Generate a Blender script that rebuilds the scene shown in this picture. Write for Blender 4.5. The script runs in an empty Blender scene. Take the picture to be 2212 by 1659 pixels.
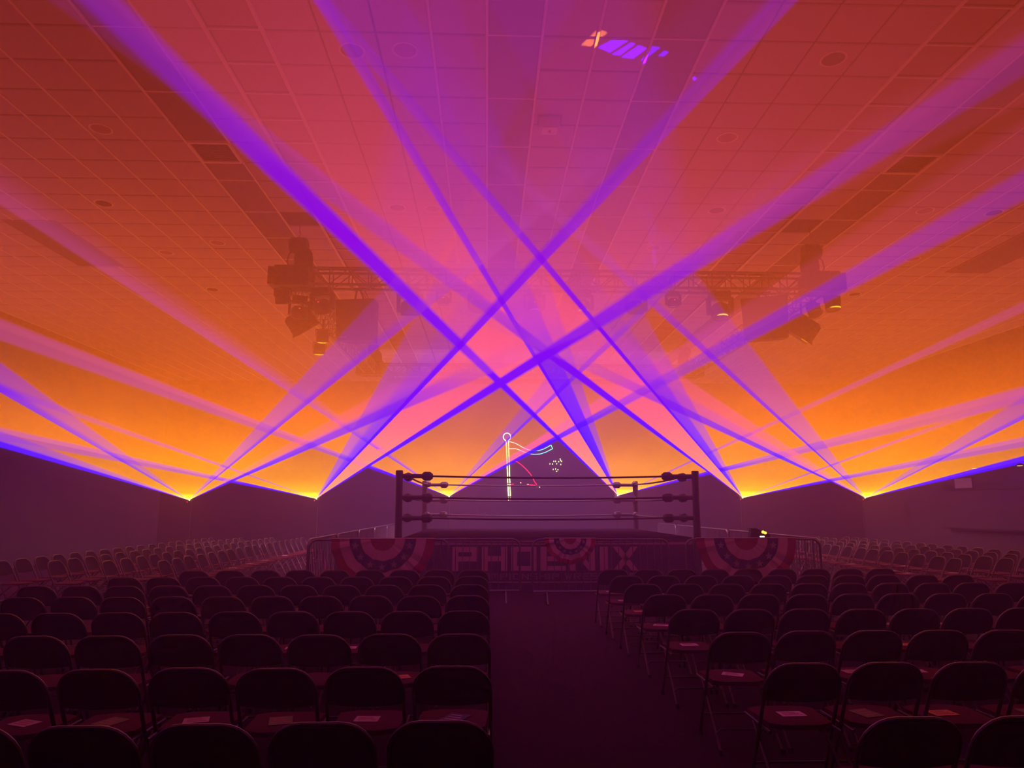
import bpy, math, random
from mathutils import Vector, Matrix, Euler, noise

random.seed(7)
sc = bpy.context.scene
COL = sc.collection

# ------------------------------------------------------------------ camera
F = 1530.0                                   # focal length in pixels of the 2212 x 1659 frame
TH = math.atan(265.5 / F)
PS = math.atan(54 * math.cos(TH) / F)
CAM = Vector((0, 0, 1.66))
cam_d = bpy.data.cameras.new('camera')
cam_d.sensor_width = 36.0
cam_d.lens = 36.0 * F / 2212
cam_d.clip_start = 0.05
cam_d.clip_end = 200
cam = bpy.data.objects.new('camera', cam_d)
cam.location = CAM
cam.rotation_euler = (math.pi / 2 + TH, 0, -PS)
COL.objects.link(cam)
sc.camera = cam
CM = Euler((math.pi / 2 + TH, 0, -PS)).to_matrix()

# ------------------------------------------------------------------ haze in the whole hall, exposure
SIGMA = 0.026
world = bpy.data.worlds.new('hall_haze')
sc.world = world
world.use_nodes = True
wn = world.node_tree.nodes
wl = world.node_tree.links
wn.clear()
w_out = wn.new('ShaderNodeOutputWorld')
w_bg = wn.new('ShaderNodeBackground')
w_bg.inputs[0].default_value = (0, 0, 0, 1)
w_bg.inputs[1].default_value = 0
w_vol = wn.new('ShaderNodeVolumeScatter')
w_vol.inputs['Color'].default_value = (0.66, 0.27, 0.74, 1)
w_vol.inputs['Density'].default_value = SIGMA
w_vol.inputs['Anisotropy'].default_value = 0.65
wl.new(w_bg.outputs[0], w_out.inputs['Surface'])
wl.new(w_vol.outputs[0], w_out.inputs['Volume'])

sc.view_settings.view_transform = 'Standard'
sc.view_settings.look = 'None'
sc.view_settings.exposure = 0.0
sc.view_settings.gamma = 1.0
sc.view_settings.use_curve_mapping = False
cy = sc.cycles
cy.transparent_max_bounces = 48
cy.max_bounces = 4
cy.diffuse_bounces = 2
cy.glossy_bounces = 2
cy.transmission_bounces = 2
cy.volume_bounces = 0
cy.use_adaptive_sampling = True
cy.adaptive_threshold = 0.05
cy.adaptive_min_samples = 10
cy.sample_clamp_indirect = 4.0

FIG_POWER = 60000.0
WASH_COLOR = (1.0, 0.32, 1.0)
WASH_POWER = 1700.0
WASH_TILT = 0.70


# ------------------------------------------------------------------ pixel helpers
def pdir(x, y):
    return CM @ Vector(((x - 1106) / F, (829.5 - y) / F, -1))


def atz(x, y, z):
    v = pdir(x, y)
    return CAM + v * ((z - CAM.z) / v.z)


def aty(x, y, Y):
    v = pdir(x, y)
    return CAM + v * (Y / v.y)


def atx(x, y, X):
    v = pdir(x, y)
    return CAM + v * (X / v.x)


def proj(p):
    c = CM.transposed() @ (Vector(p) - CAM)
    if c.z > -0.05:
        return None
    return (1106 + F * c.x / -c.z, 829.5 - F * c.y / -c.z)


# ------------------------------------------------------------------ materials
def mat(name, col, rough=0.6, metal=0.0, spec=0.5, var=0.0, scale=20.0, bump=0.0, emit=None, estr=0.0):
    m = bpy.data.materials.new(name)
    m.use_nodes = True
    nt = m.node_tree
    b = nt.nodes['Principled BSDF']
    b.inputs['Base Color'].default_value = (*col, 1)
    b.inputs['Roughness'].default_value = rough
    b.inputs['Metallic'].default_value = metal
    b.inputs['Specular IOR Level'].default_value = spec
    if var > 0 or bump > 0:
        tc = nt.nodes.new('ShaderNodeTexCoord')
        nz = nt.nodes.new('ShaderNodeTexNoise')
        nz.inputs['Scale'].default_value = scale
        nz.inputs['Detail'].default_value = 4
        nt.links.new(tc.outputs['Object'], nz.inputs['Vector'])
        if var > 0:
            r = nt.nodes.new('ShaderNodeMapRange')
            r.inputs['To Min'].default_value = 1 - var
            r.inputs['To Max'].default_value = 1 + var
            nt.links.new(nz.outputs['Fac'], r.inputs['Value'])
            mx = nt.nodes.new('ShaderNodeVectorMath')
            mx.operation = 'SCALE'
            mx.inputs[0].default_value = col
            nt.links.new(r.outputs[0], mx.inputs['Scale'])
            nt.links.new(mx.outputs[0], b.inputs['Base Color'])
        if bump > 0:
            bp = nt.nodes.new('ShaderNodeBump')
            bp.inputs['Strength'].default_value = bump
            bp.inputs['Distance'].default_value = 0.01
            nt.links.new(nz.outputs['Fac'], bp.inputs['Height'])
            nt.links.new(bp.outputs[0], b.inputs['Normal'])
    if emit:
        b.inputs['Emission Color'].default_value = (*emit, 1)
        b.inputs['Emission Strength'].default_value = estr
    return m


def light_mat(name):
    """laser light caught in haze: painted as glow and cover on thin sheets, fading with distance"""
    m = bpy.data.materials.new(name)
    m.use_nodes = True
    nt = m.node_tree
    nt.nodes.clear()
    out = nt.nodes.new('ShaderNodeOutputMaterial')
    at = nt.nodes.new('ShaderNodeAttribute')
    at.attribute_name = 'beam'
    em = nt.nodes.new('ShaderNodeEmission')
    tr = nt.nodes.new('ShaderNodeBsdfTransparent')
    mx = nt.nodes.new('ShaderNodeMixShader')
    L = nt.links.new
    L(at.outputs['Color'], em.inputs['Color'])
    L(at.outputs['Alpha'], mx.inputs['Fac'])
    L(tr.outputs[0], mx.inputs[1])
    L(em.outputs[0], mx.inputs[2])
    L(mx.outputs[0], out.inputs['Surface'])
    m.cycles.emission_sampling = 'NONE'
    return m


def glow(name, col, strength):
    m = bpy.data.materials.new(name)
    m.use_nodes = True
    nt = m.node_tree
    nt.nodes.clear()
    out = nt.nodes.new('ShaderNodeOutputMaterial')
    em = nt.nodes.new('ShaderNodeEmission')
    em.inputs[0].default_value = (*col, 1)
    em.inputs[1].default_value = strength
    nt.links.new(em.outputs[0], out.inputs[0])
    return m


M = dict(
    carpet=mat('carpet', (0.030, 0.005, 0.018), 0.95, 0, 0.1, 0.45, 60, 0.6),
    wall=mat('painted_wall', (0.075, 0.05, 0.06), 0.9, 0, 0.2, 0.12, 3),
    tile=mat('acoustic_tile', (0.40, 0.27, 0.34), 0.92, 0, 0.1, 0.06, 130, 0.25),
    tile_warm=mat('coffer_tile', (0.31, 0.16, 0.18), 0.92, 0, 0.1, 0.06, 130, 0.25),
    tile_dark=mat('slot_panel', (0.18, 0.115, 0.155), 0.9, 0, 0.1, 0.06, 130, 0.2),
    plenum=mat('plenum', (0.03, 0.025, 0.025), 0.95),
    rail=mat('ceiling_rail', (0.60, 0.42, 0.47), 0.5, 0, 0.4),
    vinyl=mat('black_vinyl', (0.010, 0.007, 0.010), 0.8, 0, 0.12, 0.2, 90, 0.1),
    frame=mat('chair_steel', (0.10, 0.08, 0.07), 0.40, 0.85, 0.5),
    seat=mat('burgundy_vinyl', (0.085, 0.010, 0.020), 0.8, 0, 0.12, 0.2, 70, 0.15),
    rubber=mat('rubber', (0.01, 0.01, 0.01), 0.8),
    black=mat('black_metal', (0.015, 0.014, 0.014), 0.45, 0.2, 0.4, 0.2, 15),
    alu=mat('truss_aluminium', (0.17, 0.15, 0.15), 0.4, 0.7),
    galv=mat('galvanised_steel', (0.13, 0.12, 0.13), 0.4, 0.75, 0.5, 0.15, 25),
    speaker=mat('speaker_cabinet', (0.02, 0.018, 0.018), 0.7, 0, 0.3, 0.2, 40, 0.2),
    grille=mat('speaker_grille', (0.03, 0.03, 0.03), 0.6, 0.3, 0.3, 0.3, 200, 0.3),
    post=mat('ring_post', (0.018, 0.016, 0.02), 0.4, 0.3),
    pad=mat('turnbuckle_pad', (0.012, 0.010, 0.014), 0.6),
    rope=mat('ring_rope', (0.03, 0.012, 0.018), 0.6),
    mat_top=mat('ring_canvas', (0.014, 0.008, 0.014), 1.0, 0, 0.0, 0.15, 8),
    apron=mat('apron_cloth', (0.035, 0.020, 0.06), 0.9, 0, 0.1, 0.15, 10),
    apron_trim=mat('apron_trim', (0.30, 0.16, 0.20), 0.9),
    letter=mat('apron_letters', (0.42, 0.21, 0.24), 0.9, 0, 0.1, 0.12, 14),
    letter_dim=mat('apron_small_letters', (0.16, 0.085, 0.12), 0.9),
    b_red=mat('bunting_red', (0.28, 0.008, 0.03), 0.9, 0, 0.1, 0.12, 30),
    b_white=mat('bunting_cream', (0.55, 0.34, 0.34), 0.9, 0, 0.1, 0.1, 30),
    b_blue=mat('bunting_navy', (0.022, 0.018, 0.075), 0.9, 0, 0.1, 0.12, 30),
    star=mat('bunting_star', (0.28, 0.22, 0.26), 0.9),
    drape=mat('black_drape', (0.012, 0.010, 0.013), 0.95),
    paper=mat('white_paper', (0.62, 0.50, 0.58), 0.7, 0, 0.2, 0.1, 40),
    card_dark=mat('dark_card', (0.02, 0.018, 0.02), 0.4, 0, 0.4),
    card_green=mat('olive_card', (0.14, 0.15, 0.05), 0.6, 0, 0.3, 0.4, 60),
    card_orange=mat('orange_card', (0.62, 0.30, 0.06), 0.6, 0, 0.3, 0.2, 50),
    card_pale=mat('pale_card', (0.45, 0.32, 0.32), 0.6, 0, 0.3, 0.2, 50),
    ink=mat('card_ink', (0.36, 0.14, 0.08), 0.7),
    chain=mat('hoist_chain', (0.05, 0.05, 0.05), 0.4, 0.8),
    bag=mat('chain_bag', (0.015, 0.013, 0.013), 0.9, 0, 0.1, 0.3, 12, 0.4),
    chrome=mat('hoist_hook', (0.6, 0.55, 0.5), 0.25, 1.0),
    lens=mat('fixture_lens', (0.05, 0.05, 0.06), 0.08, 0, 0.8),
    sheet=light_mat('laser_light'),
    glint_yellow=glow('painted_glint_yellow', (1.0, 0.75, 0.0), 1.6),  # glows that paint reflected glints on the fixtures
    glint_orange=glow('painted_glint_orange', (1.0, 0.35, 0.0), 1.8),
    glint_violet=glow('painted_glint_violet', (0.25, 0.05, 1.0), 1.8),
    led_red=glow('indicator_red', (1.0, 0.02, 0.06), 4.0),
    led_white=glow('indicator_white', (1.0, 0.85, 0.95), 3.0),
    led_orange=glow('indicator_orange', (1.0, 0.42, 0.04), 4.0),
    aperture=glow('laser_aperture', (1.0, 0.85, 0.35), 14.0),
    line_yellow=glow('laser_line_yellow', (1.0, 0.86, 0.30), 6.0),
    line_cyan=glow('laser_line_cyan', (0.10, 0.55, 1.0), 4.0),
    line_lilac=glow('laser_line_lilac', (0.75, 0.55, 1.0), 4.0),
    line_green=glow('laser_line_green', (0.18, 1.0, 0.55), 4.0),
    line_red=glow('laser_line_red', (1.0, 0.01, 0.05), 5.0),
    lamp_warm=glow('downlight_lamp', (1.0, 0.80, 0.35), 3.0),
    lamp_dim=glow('wall_lamp', (1.0, 0.75, 0.10), 2.0),
)


# ------------------------------------------------------------------ mesh builder
class MB:
    def __init__(s):
        s.v = []
        s.f = []
        s.mi = []
        s.cur = 0

    def add(s, vs, fs):
        o = len(s.v)
        s.v += [tuple(p) for p in vs]
        s.f += [tuple(i + o for i in f) for f in fs]
        s.mi += [s.cur] * len(fs)
        return s

    def box(s, x0, x1, y0, y1, z0, z1, mtx=None):
        vs = [Vector((x, y, z)) for z in (z0, z1) for y in (y0, y1) for x in (x0, x1)]
        if mtx:
            vs = [mtx @ p for p in vs]
        return s.add(vs, [(0, 2, 3, 1), (4, 5, 7, 6), (0, 1, 5, 4), (2, 6, 7, 3), (0, 4, 6, 2), (1, 3, 7, 5)])

    def cbox(s, c, sx, sy, sz, mtx=None):
        m = Matrix.Translation(c) @ (mtx.to_4x4() if mtx else Matrix.Identity(4))
        return s.box(-sx / 2, sx / 2, -sy / 2, sy / 2, -sz / 2, sz / 2, m)

    def tube(s, path, r, n=8, cap=True):
        P = [Vector(p) for p in path]
        rings = []
        up = Vector((0.13, 0.21, 0.97)).normalized()
        for i, p in enumerate(P):
            a = P[max(i - 1, 0)]
            b = P[min(i + 1, len(P) - 1)]
            t = (b - a).normalized()
            x = up - t * up.dot(t)
            if x.length < 0.05:
                x = Vector((1, 0, 0)) - t * t.x
            x.normalize()
            up = x
            y = t.cross(x)
            rr = r[i] if isinstance(r, (list, tuple)) else r
            rings.append([p + (x * math.cos(2 * math.pi * k / n) + y * math.sin(2 * math.pi * k / n)) * rr for k in range(n)])
        vs = [q for g in rings for q in g]
        fs = []
        for i in range(len(P) - 1):
            for k in range(n):
                k2 = (k + 1) % n
                fs.append((i * n + k, i * n + k2, (i + 1) * n + k2, (i + 1) * n + k))
        if cap:
            fs.append(tuple(range(n - 1, -1, -1)))
            fs.append(tuple((len(P) - 1) * n + k for k in range(n)))
        return s.add(vs, fs)

    def lathe(s, prof, n=16, mtx=None, cap=True):
        """profile of (radius, z) about the z axis"""
        vs = [Vector((r * math.cos(2 * math.pi * k / n), r * math.sin(2 * math.pi * k / n), z)) for r, z in prof for k in range(n)]
        if mtx:
            vs = [mtx @ p for p in vs]
        fs = []
        for i in range(len(prof) - 1):
            for k in range(n):
                k2 = (k + 1) % n
                fs.append((i * n + k, i * n + k2, (i + 1) * n + k2, (i + 1) * n + k))
        if cap:
            fs.append(tuple(range(n - 1, -1, -1)))
            fs.append(tuple((len(prof) - 1) * n + k for k in range(n)))
        return s.add(vs, fs)

    def prism(s, poly, y0, y1, mtx=None):
        """polygon in x,z extruded along y"""
        n = len(poly)
        vs = [Vector((p[0], y, p[1])) for y in (y0, y1) for p in poly]
        if mtx:
            vs = [mtx @ p for p in vs]
        fs = [tuple(range(n)), tuple(range(2 * n - 1, n - 1, -1))]
        for k in range(n):
            k2 = (k + 1) % n
            fs.append((k2, k, n + k, n + k2))
        return s.add(vs, fs)

    def mesh(s, name, mats, smooth=False):
        me = bpy.data.meshes.new(name)
        me.from_pydata(s.v, [], s.f)
        mats = mats if isinstance(mats, (list, tuple)) else [mats]
        for m in mats:
            me.materials.append(m)
        if len(mats) > 1:
            me.polygons.foreach_set('material_index', s.mi)
        if smooth:
            me.polygons.foreach_set('use_smooth', [True] * len(me.polygons))
            try:
                me.set_sharp_from_angle(angle=math.radians(42))
            except Exception:
                pass
        me.update()
        return me

    def build(s, name, mats, parent=None, loc=None, smooth=False, rot=None):
        return put(name, s.mesh(name, mats, smooth), parent, loc, rot)


def put(name, me, parent=None, loc=None, rot=None):
    o = bpy.data.objects.new(name, me)
    COL.objects.link(o)
    if parent:
        o.parent = parent
    if loc is not None:
        o.location = loc
    if rot is not None:
        o.rotation_euler = rot
    return o


def tag(o, label, cat=None, group=None, kind=None):
    o['label'] = label
    if cat:
        o['category'] = cat
    if group:
        o['group'] = group
    if kind:
        o['kind'] = kind
    return o


def thing(name, label, cat, loc=(0, 0, 0), rz=0.0, group=None):
    o = bpy.data.objects.new(name, None)
    o.empty_display_size = 0.1
    COL.objects.link(o)
    o.location = loc
    o.rotation_euler = (0, 0, rz)
    return tag(o, label, cat, group)


def copy_tree(o, parent=None):
    c = o.copy()
    COL.objects.link(c)
    c.parent = parent
    for ch in list(o.children):
        copy_tree(ch, c)
    return c


def struct(o):
    o['kind'] = 'structure'
    return o


ORD = ['first', 'second', 'third', 'fourth', 'fifth', 'sixth', 'seventh', 'eighth', 'ninth', 'tenth', 'eleventh', 'twelfth', 'thirteenth', 'fourteenth', 'fifteenth', 'sixteenth', 'seventeenth', 'eighteenth', 'nineteenth', 'twentieth']

# ------------------------------------------------------------------ the hall
X0, X1, Y0, Y1, ZC = -13.0, 15.4, -5.0, 29.0, 6.76
struct(MB().box(X0 - .3, X1 + .3, Y0 - .3, Y1 + .3, -0.2, 0).build('floor', M['carpet']))
struct(MB().box(X0 - .3, X0, Y0, Y1, 0, ZC + .3).build('wall_left', M['wall']))
wall_r = struct(MB().box(X1, X1 + .3, Y0, Y1, 0, ZC + .3).build('wall_right', M['wall']))
struct(MB().box(X0, X1, Y1, Y1 + .3, 0, ZC + .3).build('wall_far', M['drape']))
struct(MB().box(X0, X1, Y0 - .3, Y0, 0, ZC + .3).build('wall_rear', M['wall']))
ceil = struct(MB().box(X0, X1, Y0, Y1, ZC + .06, ZC + .3).build('ceiling', M['plenum']))

TP = 0.61
GX0, GY0 = -0.031, 7.016
SLOT = (0, 3, -7, 10)
WARM = (-5, 8)
OPEN = {}
for (px, py) in ((640, 474), (1735, 483)):
    p = atz(px, py, ZC)
    OPEN[(math.floor((p.x - GX0) / TP), math.floor((p.y - GY0) / TP))] = 1
vent_spots = []
for (px, py) in ((468, 348), (1960, 366)):
    p = atz(px, py, ZC)
    vent_spots.append((math.floor((p.x - GX0) / TP), math.floor((p.y - GY0) / TP)))


def tile_mesh(name, w, l, m):
    a, b = w / 2, l / 2
    c = 0.012
    mb = MB()
    vs = [(-a, -b, .03), (a, -b, .03), (a, b, .03), (-a, b, .03), (-a, -b, .008), (a, -b, .008), (a, b, .008), (-a, b, .008),
          (-a + c, -b + c, 0), (a - c, -b + c, 0), (a - c, b - c, 0), (-a + c, b - c, 0)]
    fs = [(0, 1, 2, 3), (8, 11, 10, 9)]
    for k in range(4):
        k2 = (k + 1) % 4
        fs += [(k2, k, 4 + k, 4 + k2), (4 + k2, 4 + k, 8 + k, 8 + k2)]
    mb.add(vs, fs)
    return mb.mesh(name, m)


tm = {'tile': tile_mesh('ceiling_tile', TP - .024, TP - .030, M['tile']),
      'warm': tile_mesh('coffer_tile', TP - .06, TP - .05, M['tile_warm']),
      'slot': tile_mesh('slot_panel', TP - .03, TP * 2 - .018, M['tile_dark'])}
tiles = []
cx0, cx1 = math.ceil((X0 - GX0) / TP), math.floor((X1 - GX0) / TP)
cy0, cy1 = math.ceil((Y0 - GY0) / TP), math.floor((Y1 - GY0) / TP)
for c in range(cx0, cx1):
    k = cy0
    while k < cy1:
        typ = 'warm' if c in WARM else 'slot' if c in SLOT else 'tile'
        span = 2 if typ == 'slot' else 1
        if typ == 'slot' and (k % 2) != 0:
            span = 1
            k += 1
            continue
        skip = (c, k) in OPEN or (c, k) in vent_spots or (span == 2 and (c, k + 1) in vent_spots)
        if not skip:
            ctr = Vector((GX0 + (c + .5) * TP, GY0 + (k + span / 2) * TP, ZC))
            q = [proj(ctr + Vector((sx * TP / 2, sy * TP * span / 2, 0))) for sx, sy in ((-1, -1), (1, -1), (1, 1), (-1, 1))]
            ar = 0
            if all(q):
                q = [(min(max(a, 0), 2212), min(max(b, 0), 1659)) for a, b in q]
                ar = abs(sum(q[i][0] * q[(i + 1) % 4][1] - q[(i + 1) % 4][0] * q[i][1] for i in range(4))) / 2
            tiles.append((ar, typ, ctr + Vector((0, 0, random.uniform(0, .004) + (.02 if typ == 'warm' else 0.012 if typ == 'slot' else 0)))))
        k += span
tiles.sort(key=lambda t: -t[0])
NM = {'tile': 'ceiling_tile', 'warm': 'coffer_tile', 'slot': 'slot_panel'}
for ar, typ, c in tiles[:300]:
    put(NM[typ], tm[typ], ceil, c)
rest = {'tile': MB(), 'warm': MB(), 'slot': MB()}
for ar, typ, c in tiles[300:]:
    me = tm[typ]
    rest[typ].add([v.co + c for v in me.vertices], [tuple(p.vertices) for p in me.polygons])
for typ in rest:
    o = rest[typ].build(NM[typ] + '_field', tm[typ].materials[0], ceil)
    o['kind'] = 'stuff'
# rails running down the hall, proud of the tiles
rl = (MB().box(-.015, .015, Y0, Y1, -.006, .012)).mesh('grid_rail', M['rail'])
for c in range(cx0, cx1 + 1):
    if c in (-2, -3, 5, 6, 7):                                     # concealed joints there until well down the hall
        continue
    put('grid_rail', rl, ceil, (GX0 + c * TP, 0, ZC))
# cross rails of slot panels and coffers
cr1 = MB().box(-TP / 2, TP / 2, -.009, .009, 0.004, .02).mesh('cross_rail', M['rail'])
for k in range(-1, 14):
    for c in SLOT:
        if k % 2 == 0:
            put('cross_rail', cr1, ceil, (GX0 + (c + .5) * TP, GY0 + k * TP, ZC))
    for c in WARM:
        put('cross_rail', cr1, ceil, (GX0 + (c + .5) * TP, GY0 + k * TP, ZC))
wr = MB().box(-.022, .022, -2, Y1, -.012, .012).mesh('coffer_rail', M['rail'])
for c in (-5, -4, 8, 9):
    put('coffer_rail', wr, ceil, (GX0 + c * TP, 0, ZC))


def grille(spot, label):
    c, k = spot
    t = thing('ceiling_vent', label, 'vent', (GX0 + (c + .5) * TP, GY0 + (k + .5) * TP, ZC - .002))
    w = TP / 2 - .02
    fr = MB()
    for a in (-1, 1):
        fr.box(-w, w, a * w - .02, a * w + .02, -.012, .012)
        fr.box(a * w - .02, a * w + .02, -w + .02, w - .02, -.012, .012)
    fr.build('vent_frame', M['rail'], t)
    MB().box(-w, w, -w, w, .04, .045).build('vent_back', M['plenum'], t)
    sl = MB().box(-w + .02, w - .02, -.014, .014, -.002, .002).mesh('vent_slat', M['tile_dark'])
    for i in range(9):
        put('vent_slat', sl, t, (0, -w + .06 + i * (2 * w - .12) / 8, .015), (math.radians(35), 0, 0))
    return t


for c, k in vent_spots:
    k2 = k + 1 if k % 2 == 0 else k - 1
    put('slot_panel', tile_mesh('short_slot_panel', TP - .03, TP - .018, M['tile_dark']), ceil, (GX0 + (c + .5) * TP, GY0 + (k2 + .5) * TP, ZC + .012))
grille(vent_spots[0], 'square ceiling return vent with bright frame in dark slot on the P side')
grille(vent_spots[1], 'square ceiling return vent with dull frame in dark slot on the X side')

# flush dark panels in place of vent openings far out in the ceiling
for (pa, pb, lab) in (((95, 512), (195, 545), 'dark rectangular ceiling panel out beyond the P-side slot'),
                      ((2140, 532), (2205, 560), 'dark rectangular ceiling panel out beyond the X-side slot')):
    a, b = atz(*pa, ZC), atz(*pb, ZC)
    cx, cyy = (a.x + b.x) / 2, (a.y + b.y) / 2
    t = thing('ceiling_panel', lab, 'panel', (cx, cyy, ZC - .004))
    MB().box(-.45, .45, -1.2, 1.2, -.006, .01).build('panel_face', M['tile_dark'], t)
    fr = MB()
    for s in (-1, 1):
        fr.box(s * .46 - .015, s * .46 + .015, -1.22, 1.22, -.01, .012)
        fr.box(-.445, .445, s * 1.215 - .012, s * 1.215 + .012, -.01, .012)
    fr.build('panel_frame', M['tile_warm'], t)

# round fittings in the ceiling
dl_ring = MB().lathe([(.135, .006), (.15, .004), (.15, -.004), (.128, -.006), (.122, .0)], 24, cap=False).mesh('trim_ring', M['rail'], True)
dl_dark_disc = MB().lathe([(.126, -.004), (.118, -.001), (.06, .0)], 24).mesh('can', M['plenum'], True)  # shallow dark disc paints the shade of an open can
sp_disc = MB().lathe([(.0, -.006), (.11, -.006), (.13, -.002), (.13, .006)], 24, cap=False).mesh('grille_disc', M['tile_warm'], True)
dls = [((760, 109), 'open dark ceiling downlight beside a round pale speaker, ahead of the truss'), ((1800, 127), 'open dark ceiling downlight next to the X-side coffer strip'),
       ((224, 439), 'dark ceiling downlight beyond the P-side slot, level with its hoist opening'), ((858, 448), 'dark ceiling downlight above the truss on the P side of the centre slots'),
       ((1548, 454), 'dark ceiling downlight above the truss on the X side of the centre slots'), ((2147, 459), 'dark ceiling downlight beyond the X-side slot, level with its hoist opening'),
       ((459, 625), 'faint ceiling downlight in the haze behind the P-side truss corner'), ((1846, 635), 'faint ceiling downlight in the haze behind the X-side truss corner')]
for q, lab in dls:
    p = atz(*q, ZC)
    t = thing('ceiling_downlight', lab, 'downlight', (p.x, p.y, ZC))
    put('trim_ring', dl_ring, t)
    put('can', dl_dark_disc, t, (0, 0, -.004))
sps = [((875, 108), 'round pale ceiling speaker right beside a dark downlight'), ((218, 278), 'faint round ceiling speaker outside the P-side slot'),
       ((1571, 297), 'faint round ceiling speaker between centre slot and X-side coffers'), ((935, 450), 'faint round ceiling speaker over the truss near the centre slot'),
       ((470, 524), 'faint round ceiling speaker outside the P-side hoist'), ((1413, 535), 'faint round ceiling speaker over the middle of the truss'),
       ((1998, 455), 'faint round ceiling speaker outside the X-side hoist opening'), ((359, 545), 'faint round ceiling speaker deep in orange haze on the P side'),
       ((1972, 559), 'faint round ceiling speaker deep in orange haze on the X side')]
for q, lab in sps:
    p = atz(*q, ZC)
    t = thing('ceiling_speaker', lab, 'speaker', (p.x, p.y, ZC - .002))
    put('grille_disc', sp_disc, t)
    put('trim_ring', dl_ring, t)
p = atz(1187, 258, ZC)
t = thing('ceiling_sensor', 'small pale box fixture mounted under the ceiling beside the centre slot', 'sensor', (p.x, p.y, ZC))
bx = MB()
bx.prism([(-.13, 0), (.13, 0), (.13, -.10), (.10, -.15), (-.10, -.15), (-.13, -.10)], -.09, .09)
bx.build('housing', M['rail'], t, (0, 0, -.02))
MB().box(-.16, .16, -.12, .12, -.02, 0).build('mount_plate', M['tile_dark'], t)
MB().lathe([(.02, 0), (.018, -.02), (.0, -.022)], 10).build('sensor_dome', M['lens'], t, (0, 0, -.17), True)

# ------------------------------------------------------------------ lasers and their light sheets in the haze
LASER_PX = [(408, 1080), (683, 1077), (970, 1072), (1335, 1070), (1605, 1075), (1870, 1075)]
LABS = ['laser projector standing outermost on the P side, in front of the black drape',
        'laser projector second from the outer P side, its fan rising past the truss corner',
        'laser projector just behind the P-side rear ring post',
        'laser projector just behind the X-side rear ring post',
        'laser projector second from the outer X side, beyond the barricade',
        'laser projector standing outermost on the X side, nearest the concession opening']


def lerp_tab(tab, x):
    if x <= tab[0][0]:
        return tab[0][1]
    for (a, va), (b, vb) in zip(tab, tab[1:]):
        if x <= b:
            t = (x - a) / (b - a)
            if isinstance(va, tuple):
                return tuple(p + (q - p) * t for p, q in zip(va, vb))
            return va + (vb - va) * t
    return tab[-1][1]


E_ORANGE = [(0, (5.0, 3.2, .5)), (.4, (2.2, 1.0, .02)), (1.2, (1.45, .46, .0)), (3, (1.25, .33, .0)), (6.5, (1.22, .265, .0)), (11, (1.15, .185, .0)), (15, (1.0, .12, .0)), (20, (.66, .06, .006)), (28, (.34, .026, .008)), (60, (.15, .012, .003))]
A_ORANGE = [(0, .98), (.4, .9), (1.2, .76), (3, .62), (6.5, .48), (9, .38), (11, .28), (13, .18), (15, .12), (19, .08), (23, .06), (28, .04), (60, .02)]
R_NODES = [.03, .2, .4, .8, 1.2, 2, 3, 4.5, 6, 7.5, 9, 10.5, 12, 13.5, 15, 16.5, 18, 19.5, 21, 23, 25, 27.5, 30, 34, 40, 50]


def fan_dir(P, lp, al, side, slope):
    ev = Vector((0, -math.cos(al), math.sin(al)))
    ex = Vector((1, 0, 0))
    n = (P - CAM).cross(pdir(lp[0] + side * 100, lp[1] - slope * 100))
    return math.atan(-n.dot(ev) / n.dot(ex))


def fan_point(P, al, ph, r):
    return P + r * (math.cos(ph) * Vector((0, -math.cos(al), math.sin(al))) + math.sin(ph) * Vector((1, 0, 0)))


def r_limit(P, al, ph):
    u = fan_point(Vector(), al, ph, 1.0)
    lim = 60.0
    if u.z > 1e-4:
        lim = min(lim, (ZC - .03 - P.z) / u.z)
    if u.y < -1e-4:
        lim = min(lim, (Y0 + .05 - P.y) / u.y)
    if u.x > 1e-4:
        lim = min(lim, (X1 - .03 - P.x) / u.x)
    if u.x < -1e-4:
        lim = min(lim, (X0 + .03 - P.x) / u.x)
    return lim


def fan_mesh(name, P, al, phis, fn, parent, step=math.radians(1.5)):
    """phis: list of node angles; fn(ph, r) -> (r, g, b, a)"""
    ang = []
    for a, b in zip(phis, phis[1:]):
        n = max(1, int(math.ceil(abs(b - a) / step)))
        ang += [a + (b - a) * i / n for i in range(n)]
    ang.append(phis[-1])
    vs, cs, fs = [], [], []
    nr = len(R_NODES)
    lims = [r_limit(P, al, ph) for ph in ang]
    for ph, lim in zip(ang, lims):
        for r in R_NODES:
            rr = min(r, lim)
            vs.append(fan_point(Vector(), al, ph, rr))
            cs.append(fn(ph, rr))
    for i in range(len(ang) - 1):
        for j in range(nr - 1):
            if R_NODES[j] >= lims[i] and R_NODES[j] >= lims[i + 1]:
                continue
            fs.append((i * nr + j, i * nr + j + 1, (i + 1) * nr + j + 1, (i + 1) * nr + j))
    me = bpy.data.meshes.new(name)
    me.from_pydata([tuple(v) for v in vs], [], fs)
    me.materials.append(M['sheet'])
    at = me.color_attributes.new('beam', 'FLOAT_COLOR', 'POINT')
    at.data.foreach_set('color', [c for q in cs for c in q])
    me.update()
    o = put(name, me, parent, Vector() if parent else P)
    o.visible_shadow = False                                       # light throws no shadow
    return o


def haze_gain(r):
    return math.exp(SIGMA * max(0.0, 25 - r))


BLUE = (.03, .0, 1.0)
PINK = (1.0, .17, .22)
# every beam: laser, side of the picture line, [(slope, weight)], [(picture x along it, cover)], colour
B = []


def beam(l, s, prof, along, col=BLUE):
    B.append((l, s, prof, along, col))


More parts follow.
